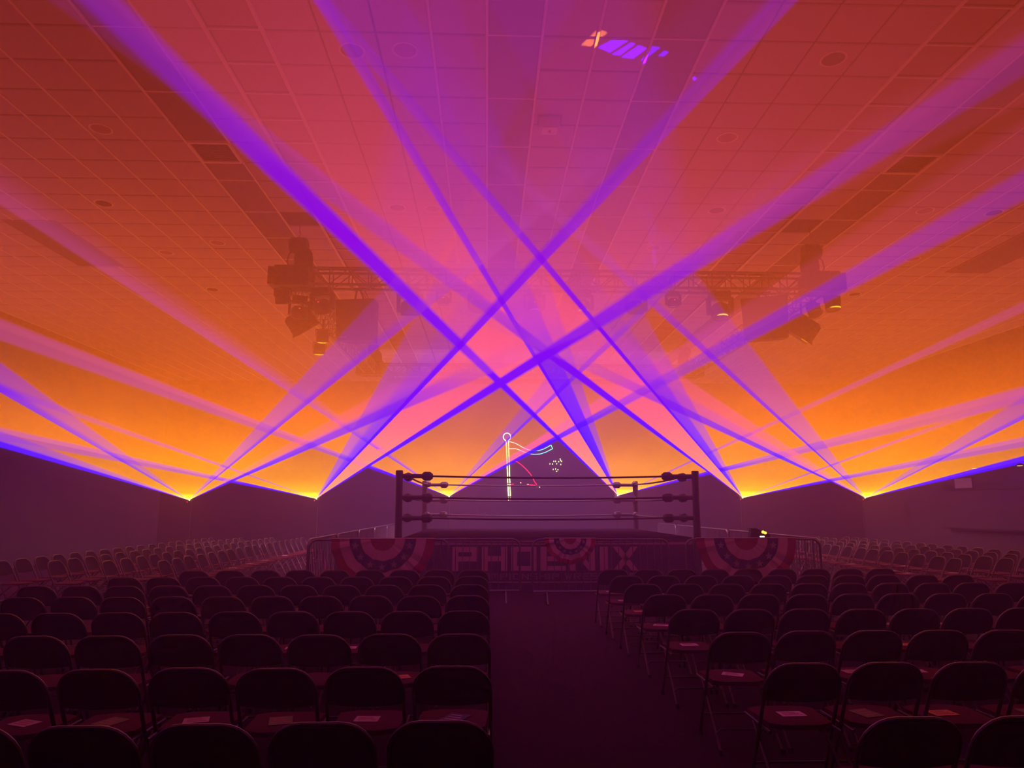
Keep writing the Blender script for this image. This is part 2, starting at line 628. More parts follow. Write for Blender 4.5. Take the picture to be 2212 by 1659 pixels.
beam(0, -1, [(.276, 0), (.281, 1), (.306, 1), (.318, .5), (.362, .32), (.372, 0)], [(408, .97), (0, .95)])
beam(0, -1, [(.566, 0), (.573, 1), (.60, .9), (.635, .45), (.72, .4), (.738, 0)], [(408, .85), (300, .7), (200, .6), (0, .7)])
beam(0, 1, [(.416, 0), (.426, 1), (.466, 1), (.485, .3), (.51, 0)], [(408, .97), (500, .95), (680, .7), (900, .6), (1080, .2), (1300, .06), (1500, 0)])
beam(0, 1, [(.80, 0), (.81, 1), (.84, .9), (.88, .42), (1.07, .36), (1.10, 0)], [(408, .9), (500, .8), (740, .55), (900, .4), (1100, .15), (1250, .03), (1300, 0)])
beam(1, -1, [(.184, 0), (.19, 1), (.221, 1), (.229, 0)], [(683, .97), (510, .95), (480, .45), (0, .38)])
beam(1, -1, [(.335, 0), (.342, 1), (.355, .9), (.367, 0)], [(683, .8), (560, .5), (300, .33), (120, .3), (0, .5)])
beam(1, 1, [(.594, 0), (.608, 1), (.648, 1), (.664, 0)], [(683, .98), (1100, .95), (1290, .75), (1420, .54), (1600, .34), (1850, .25), (2212, .1)])
beam(1, 1, [(1.03, 0), (1.04, 1), (1.085, 1), (1.12, 0)], [(683, .98), (850, .95), (1000, .8), (1170, .65), (1400, .38), (1570, .25)])
beam(1, 1, [(1.80, 0), (2.0, 1), (4.0, 1), (6.0, 0)], [(683, 0), (790, 0), (850, .12), (1100, .12)])
beam(4, -1, [(1.80, 0), (2.0, 1), (4.0, 1), (6.0, 0)], [(1605, 0), (1500, 0), (1440, .12), (1200, .12)])
beam(1, 1, [(1.07, 0), (1.09, 1), (1.30, .85), (1.42, .55), (1.80, .45), (1.88, 0)], [(683, .98), (760, .85), (850, .55), (950, .3), (1050, .18), (1200, .17), (1400, .12), (1700, .06)])
beam(2, -1, [(.344, 0), (.352, 1), (.389, 1), (.4, 0)], [(970, .97), (800, .95), (775, .5), (600, .36), (0, .28)])
beam(2, -1, [(.645, 0), (.654, 1), (.672, .9), (.70, .4), (.75, 0)], [(970, .9), (850, .7), (760, .42), (400, .28), (100, .2)])
beam(2, 1, [(.51, 0), (.522, 1), (.56, 1), (.574, 0)], [(970, .97), (1200, .95), (1243, .75), (1330, .6), (1420, .35), (1520, .4), (1620, .5), (1860, .36), (2212, .25)])
beam(2, 1, [(.925, 0), (.94, 1), (.972, 1), (.99, .4), (1.19, .33), (1.25, 0)], [(970, .9), (1100, .75), (1250, .6), (1400, .25), (1600, .06), (1750, 0)])
beam(3, -1, [(.905, 0), (.928, 1), (.982, 1), (1.01, 0)], [(1335, .98), (1000, .95), (840, .85), (640, .72), (450, .45), (230, .24)])
beam(3, -1, [(1.615, 0), (1.64, 1), (1.695, 1), (1.725, 0)], [(1335, .98), (1200, .95), (1090, .75), (950, .5), (700, .34)])
beam(3, -1, [(1.68, 0), (1.7, 1), (2.3, .95), (2.4, .45), (3.0, .4), (3.15, 0)], [(1335, .98), (1290, .95), (1240, .8), (1200, .65), (1160, .4), (1130, .24), (1050, .2), (900, .16), (700, .1)])
beam(3, 1, [(.224, 0), (.23, 1), (.264, 1), (.272, 0)], [(1335, .97), (1540, .93), (1575, .5), (1960, .33), (2212, .38)])
beam(3, 1, [(.45, 0), (.456, 1), (.474, 1), (.482, 0)], [(1335, .8), (1480, .5), (1700, .3), (2100, .2), (2212, .15)])
beam(4, -1, [(.71, 0), (.722, 1), (.766, 1), (.78, 0)], [(1605, .98), (1250, .95), (1185, .85), (1090, .45), (950, .33), (740, .25), (450, .1), (230, .05)])
beam(4, -1, [(1.15, 0), (1.165, 1), (1.198, 1), (1.215, 0)], [(1605, .97), (1400, .9), (1281, .85), (1168, .65), (1000, .38), (700, .25)])
beam(4, -1, [(1.19, 0), (1.2, 1), (1.45, .9), (1.52, .5), (1.82, .45), (1.9, 0)], [(1605, .98), (1540, .9), (1480, .75), (1410, .5), (1350, .28), (1280, .2), (1000, .17), (700, .1)])
beam(4, 1, [(.178, 0), (.184, 1), (.213, 1), (.22, 0)], [(1605, .97), (1785, .93), (1815, .5), (2212, .4)])
beam(4, 1, [(.354, 0), (.36, 1), (.374, 1), (.381, 0)], [(1605, .8), (1750, .55), (1950, .3), (2212, .25)])
beam(5, -1, [(.45, 0), (.46, 1), (.494, 1), (.503, .35), (.555, .25), (.58, 0)], [(1870, .98), (1780, .93), (1600, .75), (1450, .6), (1300, .35), (1090, .12), (800, .03), (650, 0)])
beam(5, -1, [(.885, 0), (.9, 1), (.93, 1), (.95, .4), (1.29, .34), (1.34, 0)], [(1870, .95), (1790, .85), (1640, .65), (1460, .5), (1256, .22), (1100, .05), (1000, 0)])
beam(5, 1, [(.214, 0), (.22, 1), (.26, 1), (.27, 0)], [(1870, .98), (2212, .95)])
beam(5, 1, [(.494, 0), (.5, 1), (.52, .9), (.535, .45), (.63, .38), (.65, 0)], [(1870, .9), (2000, .7), (2212, .65)])
# broad warm fans between the blue edges
beam(1, 1, [(.62, 0), (.64, 1), (1.05, 1), (1.07, 0)], [(683, .95), (800, .72), (1000, .42), (1200, .18), (1500, .06), (2000, .0)], PINK)
beam(3, -1, [(.96, 0), (.98, 1), (1.65, 1), (1.68, 0)], [(1335, .95), (1250, .78), (1100, .44), (900, .16), (600, .05), (200, .0)], PINK)
beam(4, -1, [(.75, 0), (.765, 1), (1.17, 1), (1.19, 0)], [(1605, .95), (1500, .72), (1350, .42), (1150, .18), (800, .05), (400, .0)], PINK)
beam(5, -1, [(.50, 0), (.51, 1), (.65, 1), (.67, 0)], [(1870, .8), (1700, .5), (1500, .32), (1200, .12), (800, .0)], PINK)
beam(2, 1, [(.56, 0), (.57, 1), (.64, 1), (.665, 0)], [(970, .9), (1100, .6), (1250, .4), (1500, .15), (1700, .05)], (1.0, .08, .45))
beam(0, 1, [(.47, 0), (.48, 1), (.55, 1), (.58, 0)], [(408, .5), (600, .35), (900, .2), (1200, .05)], PINK)

SHEETS = ['orange laser light sheet with blue edges fanning from the ' + q for q in
          ('outermost P-side projector', 'second P-side projector', 'projector behind the P-side rear post',
           'projector behind the X-side rear post', 'second X-side projector', 'outermost X-side projector')]
lasers = []
sheets = []
for i, lp in enumerate(LASER_PX):
    P = aty(*lp, 25.0)
    t = thing('laser_projector', LABS[i], 'laser', (P.x, P.y + .05, 0))
    lasers.append(t)
    zc = P.z
    hb = MB()
    hb.prism([(-.14, -.09), (.14, -.09), (.14, .06), (.11, .09), (-.11, .09), (-.14, .06)], 0.0, .34)
    hb.build('housing', M['black'], t, (0, 0, zc))
    MB().box(-.09, .09, -.012, 0, -.05, .05).build('aperture_plate', M['galv'], t, (0, 0, zc))
    MB().lathe([(.0, 0), (.02, 0), (.02, .01)], 12, Matrix.Rotation(math.pi / 2, 4, 'X')).build('aperture', M['aperture'], t, (0, -.008, zc))
    MB().tube([(0, .17, 0), (0, .17, zc - .12)], .022, 8).build('stand_pole', M['black'], t, smooth=True)
    MB().box(-.10, .10, .10, .24, zc - .125, zc - .09).build('stand_plate', M['black'], t)
    for a in range(3):
        an = math.radians(90 + 120 * a)
        MB().tube([(0, .17, .45), (.38 * math.cos(an), .17 + .38 * math.sin(an), .015)], .014, 6).build('stand_leg', M['black'], t, smooth=True)
    MB().lathe([(.0, 0), (.012, 0), (.012, .006)], 8, Matrix.Rotation(math.pi / 2, 4, 'X')).build('indicator_light', M['led_red'], t, (-.07, -.004, zc - .07))

    # warm sheet: the whole fan
    tilt_o = math.radians(10.35 + 0.16 * [2, 4, 0, 1, 5, 3][i])
    edge = {0: ((-1, .281), (1, .44)), 1: ((-1, .207), (1, .622)), 2: ((-1, .372), (1, .538)), 3: ((-1, .953), (1, .247)), 4: ((-1, .742), (1, .2)), 5: ((-1, .474), (1, .235))}[i]
    pa = fan_dir(P, lp, tilt_o, *edge[0])
    pb = fan_dir(P, lp, tilt_o, *edge[1])

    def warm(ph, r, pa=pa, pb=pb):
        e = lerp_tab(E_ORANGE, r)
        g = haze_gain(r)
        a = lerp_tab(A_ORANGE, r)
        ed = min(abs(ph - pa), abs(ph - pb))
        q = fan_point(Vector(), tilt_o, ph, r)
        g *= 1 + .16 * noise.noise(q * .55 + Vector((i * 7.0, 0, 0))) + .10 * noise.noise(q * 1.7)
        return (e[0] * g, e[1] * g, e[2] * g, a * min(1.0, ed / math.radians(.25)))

    d = math.copysign(math.radians(.25), pb - pa)
    o = fan_mesh('laser_sheet', P, tilt_o, [pa, pa + d, pb - d, pb], warm, None)
    tag(o, SHEETS[i], 'laser light', None, 'stuff')
    sheets.append(o)

nb = [0] * 6
for l, s, prof, along, col in B:
    lp = LASER_PX[l]
    P = aty(*lp, 25.0)
    warmish = col is not BLUE
    k = nb[l]
    nb[l] += 1
    al = math.radians((10.08 if warmish else 9.55) + 0.035 * k + 0.012 * l)
    ph = [fan_dir(P, lp, al, s, m) for m, w in prof]
    tab = sorted((p, w) for p, (m, w) in zip(ph, prof))
    mid = ph[len(ph) // 2]
    xs = sorted(along, key=lambda q: abs(q[0] - lp[0]))
    amap = [(0.0, xs[0][1])]
    ri = 0.25
    while ri < 45:
        q = proj(fan_point(P, al, mid, ri))
        if q is None:
            break
        dx = abs(q[0] - lp[0])
        amap.append((ri, lerp_tab([(abs(x - lp[0]), a) for x, a in xs], dx)))
        ri += 0.25

    mauve = .25 if (l, s) in ((3, -1), (4, -1), (1, 1), (2, 1)) else 1.0

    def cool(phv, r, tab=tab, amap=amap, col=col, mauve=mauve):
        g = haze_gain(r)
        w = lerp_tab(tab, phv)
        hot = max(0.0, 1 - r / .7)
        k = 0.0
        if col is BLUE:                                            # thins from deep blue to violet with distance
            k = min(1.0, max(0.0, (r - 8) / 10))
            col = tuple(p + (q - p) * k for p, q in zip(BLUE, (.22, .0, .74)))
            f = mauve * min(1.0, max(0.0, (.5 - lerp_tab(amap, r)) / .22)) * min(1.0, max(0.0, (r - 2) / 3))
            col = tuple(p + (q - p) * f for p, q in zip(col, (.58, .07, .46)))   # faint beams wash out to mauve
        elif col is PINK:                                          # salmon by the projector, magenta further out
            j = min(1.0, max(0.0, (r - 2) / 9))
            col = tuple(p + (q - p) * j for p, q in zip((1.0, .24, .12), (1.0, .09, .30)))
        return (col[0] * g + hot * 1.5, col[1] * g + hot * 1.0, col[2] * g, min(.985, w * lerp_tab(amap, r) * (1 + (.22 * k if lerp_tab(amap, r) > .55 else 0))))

    o = fan_mesh('light_beam', P, al, sorted(ph), cool, sheets[l], math.radians(.8))
    o['label'] = 'warm pink laser fan in the haze' if warmish else 'blue violet laser beam in the haze'

# ------------------------------------------------------------------ truss over the ring
def truss(name, label, length, parent_loc, rz, bays):
    """box truss along local x, from 0 to length, bottom chords at z=0"""
    t = thing(name, label, 'truss', parent_loc, rz, None)
    h = .15
    ch = MB().tube([(0, 0, 0), (length, 0, 0)], .025, 8).mesh('chord', M['alu'], True)
    for y in (-h, h):
        for z in (0, .3):
            put('chord', ch, t, (0, y, z))
    L = length / bays
    up = MB().tube([(0, 0, 0), (0, 0, .3)], .011, 6).mesh('brace', M['alu'], True)
    dg = MB().tube([(0, 0, 0), (L, 0, .3)], .011, 6).mesh('brace', M['alu'], True)
    dg2 = MB().tube([(0, 0, .3), (L, 0, 0)], .011, 6).mesh('brace', M['alu'], True)
    cr = MB().tube([(0, -h, 0), (0, h, 0)], .011, 6).mesh('cross_brace', M['alu'], True)
    for i in range(bays + 1):
        for y in (-h, h):
            put('brace', up, t, (i * L, y, 0))
        put('cross_brace', cr, t, (i * L, 0, 0))
        put('cross_brace', cr, t, (i * L, 0, .3))
        if i < bays:
            for y in (-h, h):
                put('brace', dg if i % 2 else dg2, t, (i * L, y, 0))
    return t


TY, TZ = 12.4, 5.575
TXL, TXR = -3.50, 6.12
truss('lighting_truss', 'front box truss of the lighting rig, hung with moving heads and speakers', TXR - TXL - .64, (TXL + .32, TY, TZ), 0, 26)
truss('lighting_truss', 'side box truss of the lighting rig running back over the P side of the ring', 8.0, (TXL, TY + .3, TZ), math.pi / 2, 20)
truss('lighting_truss', 'side box truss of the lighting rig running back over the X side of the ring', 8.0, (TXR, TY + .3, TZ), math.pi / 2, 20)
truss('lighting_truss', 'rear box truss of the lighting rig lost in haze behind the ring', TXR - TXL - .64, (TXL + .32, TY + 8.6, TZ), 0, 24)
for x, y, lab in ((TXL, TY, 'black wrapped truss corner block above the P-side light cluster'), (TXR, TY, 'black wrapped truss corner block above the X-side light cluster'),
                  (TXL, TY + 8.6, 'rear truss corner block on the P side'), (TXR, TY + 8.6, 'rear truss corner block on the X side')):
    t = thing('truss_corner', lab, 'truss corner', (x, y, TZ))
    s = -1 if x < 1 else 1
    mb = MB()
    mb.box(-.3, .3, -.22, .22, -.03, .33)
    mb.box(s * .30, s * .42, -.19, .19, -.01, .31)
    mb.build('block', M['black'], t)
    for k in range(3):
        MB().box(-.27 + k * .2, -.21 + k * .2, -.226, -.22, -.02, .32).build('block_rib', M['speaker'], t)
    for k in (-1, 1):
        MB().box(-.3, .3, k * .18 - .02, k * .18 + .02, -.045, -.03).build('base_strip', M['alu'], t)

for x, lab, s in ((TXL + .05, 'electric chain hoist with full chain bag over the P-side truss corner', -1), (TXR - .1, 'electric chain hoist with full chain bag over the X-side truss corner', 1)):
    for yy, far in ((TY, 0), (TY + 8.6, 1)):
        t = thing('chain_hoist', lab if not far else lab.replace('over the', 'over the rear'), 'hoist', (x, yy, TZ + .335))
        MB().lathe([(.13, -.15), (.155, -.12), (.155, .12), (.12, .16)], 18, Matrix.Translation((0, 0, .43)) @ Matrix.Rotation(math.pi / 2, 4, 'Y')).build('motor_body', M['black'], t, smooth=True)
        b = MB()
        b.lathe([(.10, 0), (.16, .05), (.17, .16), (.15, .30), (.11, .36)], 16)
        b.build('chain_bag', M['bag'], t, (s * -.05 if s > 0 else .10, 0, .0), True)
        MB().tube([(0, 0, .55), (0, 0, .62), (.03, 0, .66), (.0, 0, .70)], .012, 8).build('hook', M['chrome'], t, smooth=True)
        MB().tube([(0, 0, .68), (0, 0, ZC + (-.01 if far else .05) - TZ - .335)], .007, 6).build('chain', M['chain'], t)
        MB().tube([(-.02 * s, -.05, .30), (-.02 * s, -.05, .0)], .02, 8).build('load_strap', M['chrome'], t, smooth=True)
        cb = MB().tube([(s * .05, -.1, .34), (s * .13, -.14, .22), (s * .16, -.12, .08), (s * .12, -.1, .0)], .012, 6)
        cb.build('cable', M['rubber'], t, smooth=True)

# cable loom along the top of the front truss
pts = []
n = 40
for i in range(n + 1):
    u = i / n
    pts.append((TXL + .4 + u * (TXR - TXL - .8), TY + .05 + .04 * math.sin(u * 31), TZ + .335 + .018 * abs(math.sin(u * 17)) + .01 * math.sin(u * 53)))
tag(MB().tube(pts, .018, 6).build('cable_loom', M['rubber'], smooth=True), 'black cable loom lying along the top of the front truss', 'cable')


# ------------------------------------------------------------------ hanging fixtures
def crescent(parent, lens, r, z):
    """glowing sliver that paints a reflected glint along the near lens rim"""
    if lens == 'lens':
        return
    a = [math.radians(-90 + q) for q in range(-50, 51, 10)]
    MB().tube([(r * math.cos(q), r * math.sin(q), z) for q in a], [.004, .008, .011, .013, .014, .014, .014, .013, .011, .008, .004], 6).build('painted_glint', M[lens], parent, smooth=True)


def moving_head(label, loc, size=1.0, tilt=0.0, pan=0.0, lens='lens', led=True):
    """hangs from z=0 (the chord) downwards"""
    t = thing('moving_head', label, 'stage light', loc, pan)
    s = size
    MB().box(-.03 * s, .03 * s, -.03, .03, -.03, 0).build('clamp', M['black'], t)
    MB().box(-.13 * s, .13 * s, -.12 * s, .12 * s, -.12 * s, -.03).build('base', M['black'], t)
    for k in (-1, 1):
        a = MB()
        a.prism([(-.025 * s, 0), (.025 * s, 0), (.02 * s, -.26 * s), (-.02 * s, -.26 * s)], -.05 * s, .05 * s)
        a.build('yoke_arm', M['black'], t, (k * .165 * s, 0, -.10 * s))
    MB().box(-.165 * s, .165 * s, -.06 * s, .06 * s, -.14 * s, -.115 * s).build('yoke_bridge', M['black'], t)
    hm = MB().lathe([(.08 * s, .11 * s), (.125 * s, .07 * s), (.14 * s, .0), (.14 * s, -.08 * s), (.125 * s, -.10 * s)], 18).mesh('head', M['black'], True)
    h = put('head', hm, t, (0, 0, -.30 * s), (tilt, 0, 0))
    MB().lathe([(.128 * s, -.095 * s), (.135 * s, -.105 * s), (.118 * s, -.108 * s)], 18, cap=False).build('lens_ring', M['alu'], h, smooth=True)
    MB().lathe([(.0, -.112 * s), (.07 * s, -.108 * s), (.118 * s, -.098 * s)], 18, cap=False).build('lens', M['lens'], h, smooth=True)
    crescent(h, lens, .105 * s, -.112 * s)
    if led:
        MB().box(-.012, .012, -.004, 0, -.005, .005).build('indicator_light', M['led_red'], t, (0, -.145 * s, -.27 * s))
    return t


ZB = TZ - .025
for px, size, tilt, lens, led, lab in (
        (885, 1.25, .3, 'lens', 0, 'large dark moving head beside the P-side speaker'),
        (958, .75, .1, 'lens', 1, 'small moving head with red indicator, next after the large P-side one'),
        (1035, 1.1, .2, 'lens', 1, 'moving head with a pale strip on its base, P side of the truss middle'),
        (1155, 1.05, -.2, 'glint_violet', 1, 'moving head with a violet glint painted on its lens at the truss middle'),
        (1260, 1.05, -.2, 'glint_yellow', 1, 'moving head with a pale yellow glint painted on its lens, X side of the truss middle'),
        (1375, 1.1, .2, 'lens', 1, 'moving head with violet light on its clamp, between two smaller lights'),
        (1457, .75, .1, 'lens', 1, 'small moving head with red indicator next to the large X-side one'),
        (1558, 1.25, -.25, 'glint_yellow', 0, 'large moving head with yellow glint painted on its lens beside the X-side speaker')):
    p = aty(px, 640, TY - .15)
    moving_head(lab, (p.x, TY - .15 + .1, ZB), size, tilt, 0, lens, led)


wash_strip = thing('added_wash_strip', 'added violet wash strip under the rear truss, unseen source of the haze glow', 'stage light', ((TXL + TXR) / 2, TY + 8.6, ZB - .16))  # added fixture, an unseen source for the purple glow in the haze
MB().prism([(-4.3, -.05), (4.3, -.05), (4.3, .05), (-4.3, .05)], -.07, .07).build('housing', M['black'], wash_strip, (0, 0, 0), False, (WASH_TILT, 0, 0))
for k in range(5):
    MB().tube([(-4 + 2 * k, 0, .04), (-4 + 2 * k, 0, .16)], .012, 6).build('bracket', M['black'], wash_strip)
ld = bpy.data.lights.new('added_wash_light', 'AREA')
ld.shape = 'RECTANGLE'
ld.size = 8.4
ld.size_y = .10
ld.color = WASH_COLOR
ld.energy = WASH_POWER
lo = bpy.data.objects.new('added_wash_light', ld)
COL.objects.link(lo)
lo.parent = wash_strip
lo.rotation_euler = (WASH_TILT, 0, 0)
lo.location = Matrix.Rotation(WASH_TILT, 3, 'X') @ Vector((0, 0, -.06))


def loudspeaker(label, loc, rz, w, h, d, sag):
    t = thing('hanging_loudspeaker', label, 'loudspeaker', loc, rz)
    w2 = w * .40
    vs = []
    for z, k in ((h / 2, 1.0), (-h / 2, .93)):
        vs += [(-w / 2 * k, -d / 2, z), (w / 2 * k, -d / 2, z), (w2 * k, d / 2, z), (-w2 * k, d / 2, z)]
    c = MB()
    c.add(vs, [(0, 1, 2, 3), (7, 6, 5, 4), (0, 4, 5, 1), (1, 5, 6, 2), (2, 6, 7, 3), (3, 7, 4, 0)])
    cab = c.build('cabinet', M['speaker'], t, (0, 0, 0), False, (sag, 0, 0))
    MB().prism([(-w * .45, h * .46), (w * .45, h * .46), (w * .42, -h * .46), (-w * .42, -h * .46)], -d / 2 - .012, -d / 2 - .002).build('grille', M['grille'], cab)
    MB().box(-w * .36, -w * .2, -d / 2 - .016, -d / 2 - .012, -h * .44, -h * .40).build('badge', M['alu'], cab)
    hang = ZB - loc[2]
    MB().tube([(-.10, 0, h / 2 - .02), (-.06, 0, hang)], .016, 6).build('hanging_bar', M['black'], t)
    MB().tube([(.10, 0, h / 2 - .02), (-.02, 0, hang)], .016, 6).build('hanging_bar', M['black'], t)
    MB().tube([(.16, .05, h / 2 - .02), (.14, .05, hang * .7), (.05, .05, hang)], .008, 6).build('speaker_cable', M['rubber'], t, smooth=True)
    MB().box(-.12, .12, -.04, .04, hang - .04, hang).build('truss_clamp', M['black'], t)
    return t


a, b = aty(776, 695, TY), aty(1653, 690, TY)
loudspeaker('squarish black loudspeaker hung beneath the truss on the P side', (a.x, TY, a.z), math.radians(-8), .70, .73, .5, math.radians(6))
loudspeaker('tapered black loudspeaker hung beneath the truss on the X side', (b.x, TY, b.z), math.radians(-22), .80, .76, .55, math.radians(8))


def par_can(label, loc, tilt, pan, lens, drop=.12, size=1.0):
    t = thing('par_can', label, 'stage light', loc, pan)
    s = size
    MB().box(-.03, .03, -.03, .03, -.02, 0).build('clamp', M['black'], t)
    y = MB()
    y.box(-.14 * s, .14 * s, -.02, .02, -.035, -.02)
    for k in (-1, 1):
        y.box(k * .14 * s - .006, k * .14 * s + .006, -.02, .02, -.16 * s, -.02)
    y.build('yoke', M['black'], t)
    m = put('can', MB().lathe([(.07 * s, .12 * s), (.115 * s, .10 * s), (.125 * s, .02 * s), (.13 * s, -.12 * s)], 18).mesh('can', M['black'], True), t, (0, 0, -.15 * s), (tilt, 0, 0))
    MB().lathe([(.132 * s, -.115 * s), (.138 * s, -.125 * s), (.112 * s, -.128 * s)], 18, cap=False).build('lens_ring', M['galv'], m, smooth=True)
    MB().lathe([(.0, -.128 * s), (.112 * s, -.122 * s)], 18, cap=False).build('lens', M['lens'], m, smooth=True)
    crescent(m, lens, .125 * s, -.13 * s)
    return t


def hung(px, py, Y):
    return aty(px, py, Y)


p = hung(612, 618, TY - .1)
par_can('short par can tucked under the P-side truss corner block', (p.x, TY - .1, TZ - .05), math.radians(25), 0, 'lens', size=1.05)
p = hung(645, 640, TY + .45)
moving_head('moving head with red indicator below the P-side truss corner', (TXL - .02, TY + .5, ZB), 1.05, .4, .3)
p = hung(697, 640, TY)
moving_head('dark moving head hanging between truss corner and P-side speaker', (p.x, TY, ZB), 1.15, .5, -.2)
p = hung(1795, 618, TY)
par_can('par can with a yellow glint painted on its lens under the X-side truss corner block', (p.x, TY, TZ - .05), math.radians(-10), 0, 'glint_yellow', size=1.05)


def flood_box(label, px, py, Y, size, roll, lens):
    c = aty(px, py, Y)
    t = thing('flood_light', label, 'stage light', (c.x, Y, c.z))
    w, h, d = size
    m = put('housing', MB().prism([(-w / 2, -h / 2), (w / 2, -h / 2), (w / 2, h * .35), (w * .38, h / 2), (-w * .38, h / 2), (-w / 2, h * .35)], -d / 2, d / 2).mesh('housing', M['black'], False), t, (0, 0, 0), (.15, roll, 0))
    MB().box(-w * .42, w * .42, -d * .42, d * .42, -h / 2 - .012, -h / 2).build('reflector', M['lens'], m)
    MB().box(w * .18, w * .42, -d * .30, -d * .10, -h / 2 - .022, -h / 2 - .012).build('glint_strip', M[lens], m)  # glowing strip paints a glint under the housing
    fl = MB()
    fl.add([(-w / 2, -d / 2, -h / 2), (w / 2, -d / 2, -h / 2), (w * .55, -d * .75, -h * .72), (-w * .55, -d * .75, -h * .72)], [(0, 1, 2, 3), (3, 2, 1, 0)])
    fl.build('barn_door', M['black'], m)
    MB().tube([(0, 0, h * .3), (.0, 0, ZB - c.z)], .018, 8).build('drop_pole', M['black'], t)
    return t


flood_box('wide tilted black flood light beneath the P-side truss corner', 652, 694, TY + .9, (.52, .34, .34), math.radians(-32), 'glint_yellow')
flood_box('tilted flood light with an orange painted glint beside the X-side speaker', 1733, 708, TY + .7, (.52, .36, .36), math.radians(34), 'glint_orange')
for px, py, Y, tl, ln, lab in ((697, 725, TY + 2.2, .4, 'glint_yellow', 'small par can with yellow glint on the P-side truss, third light back'),
                               (690, 752, TY + 3.0, .3, 'glint_yellow', 'low par can with bright rim on the P-side truss, last light back'),
                               (1757, 668, TY + .6, -.5, 'lens', 'small dark par can between the X-side flood light and truss corner')):
    c = aty(px, py, Y)
    t = par_can(lab, (c.x, Y, c.z + .15), tl, .2, ln, size=1.0)
    MB().tube([(0, 0, 0), (0, 0, ZB - c.z - .15)], .016, 8).build('drop_pole', M['black'], t)

# ------------------------------------------------------------------ wrestling ring
RX0, RX1, RY0, RY1, RZ = -1.56, 4.02, 14.5, 20.05, 1.06
ring = thing('wrestling_ring', 'raised square wrestling ring with black posts, ropes and lettered apron', 'ring', ((RX0 + RX1) / 2, (RY0 + RY1) / 2, 0))
ox, oy = ring.location.x, ring.location.y
hx, hy = (RX1 - RX0) / 2, (RY1 - RY0) / 2
MB().box(-hx - .10, hx + .10, -hy - .10, hy + .10, RZ - .10, RZ).build('ring_mat', M['mat_top'], ring)
pm = MB().lathe([(.075, 0), (.075, 2.36), (.068, 2.38)], 14).mesh('ring_post', M['post'], True)
for sx in (-1, 1):
    for sy in (-1, 1):
        po = put('ring_post', pm, ring, (sx * (hx + .17), sy * (hy + .17), 0), (0, math.radians(.6) * sx, 0))
for k in range(4):
    rz = k * math.pi / 2
    w = (hx if k % 2 == 0 else hy) + .1
    dd = (hy if k % 2 == 0 else hx) + .1
    ap = MB()
    n = 28
    vs, fs = [], []
    for i in range(n + 1):
        x = -w + 2 * w * i / n
        bulge = .006 * math.sin(i * 1.7)
        vs += [(x, -dd - .012 - bulge * .2, RZ - .02), (x, -dd - .018 - bulge, .02)]
    for i in range(n):
        fs.append((2 * i, 2 * i + 1, 2 * i + 3, 2 * i + 2))
    ap.add(vs, fs)
    apron = ap.build('apron', M['apron'], ring, (0, 0, 0), False, (0, 0, rz))
    if k == 0:
        front = apron
    strip = MB()
    strip.box(-w, w, -dd - .03, -dd - .024, RZ - .14, RZ - .06)
    strip.build('apron_trim', M['apron_trim'], apron)

# block lettering
GL = {
    'P': [(0, 0, .24, 1), (.24, .78, 1, 1), (.76, .40, 1, .78), (.24, .40, .76, .60)],
    'H': [(0, 0, .24, 1), (.76, 0, 1, 1), (.24, .40, .76, .62)],
    'O': [(0, 0, .24, 1), (.76, 0, 1, 1), (.24, 0, .76, .2), (.24, .8, .76, 1)],
    'E': [(0, 0, .24, 1), (.24, .8, 1, 1), (.24, 0, 1, .2), (.24, .40, .9, .60)],
    'N': [(0, 0, .24, 1), (.76, 0, 1, 1), [(.24, 1), (.24, .68), (.76, 0), (.76, .32)]],
    'I': [(.35, 0, .65, 1)],
    'X': [[(0, 1), (.28, 1), (1, 0), (.72, 0)], [(.72, 1), (1, 1), (.28, 0), (0, 0)]],
    'C': [(0, 0, .24, 1), (.24, .8, 1, 1), (.24, 0, 1, .2)],
    'A': [(0, 0, .22, 1), (.78, 0, 1, 1), (.22, .8, .78, 1), (.22, .3, .78, .48)],
    'M': [(0, 0, .18, 1), (.82, 0, 1, 1), (.18, .8, .82, 1), (.41, .25, .59, .8)],
    'S': [(0, .8, 1, 1), (0, .4, 1, .6), (0, 0, 1, .2), (0, .6, .22, .8), (.78, .2, 1, .4)],
    'W': [[(0, 1), (.2, 1), (.38, 0), (.2, 0)], [(.2, 0), (.38, 0), (.5, .7), (.42, .9)], [(.62, 0), (.8, 0), (.58, .9), (.5, .7)], [(.8, 1), (1, 1), (.8, 0), (.62, 0)]],
    'R': [(0, 0, .24, 1), (.24, .78, 1, 1), (.76, .42, 1, .78), (.24, .42, .76, .60), [(.40, .42), (.68, .42), (1, 0), (.72, 0)]],
    'T': [(0, .8, 1, 1), (.38, 0, .62, .8)],
    'L': [(0, 0, .24, 1), (.24, 0, 1, .2)],
    'G': [(0, 0, .24, 1), (.24, .8, 1, 1), (.24, 0, 1, .2), (.76, .2, 1, .5), (.5, .4, .76, .55)],
}


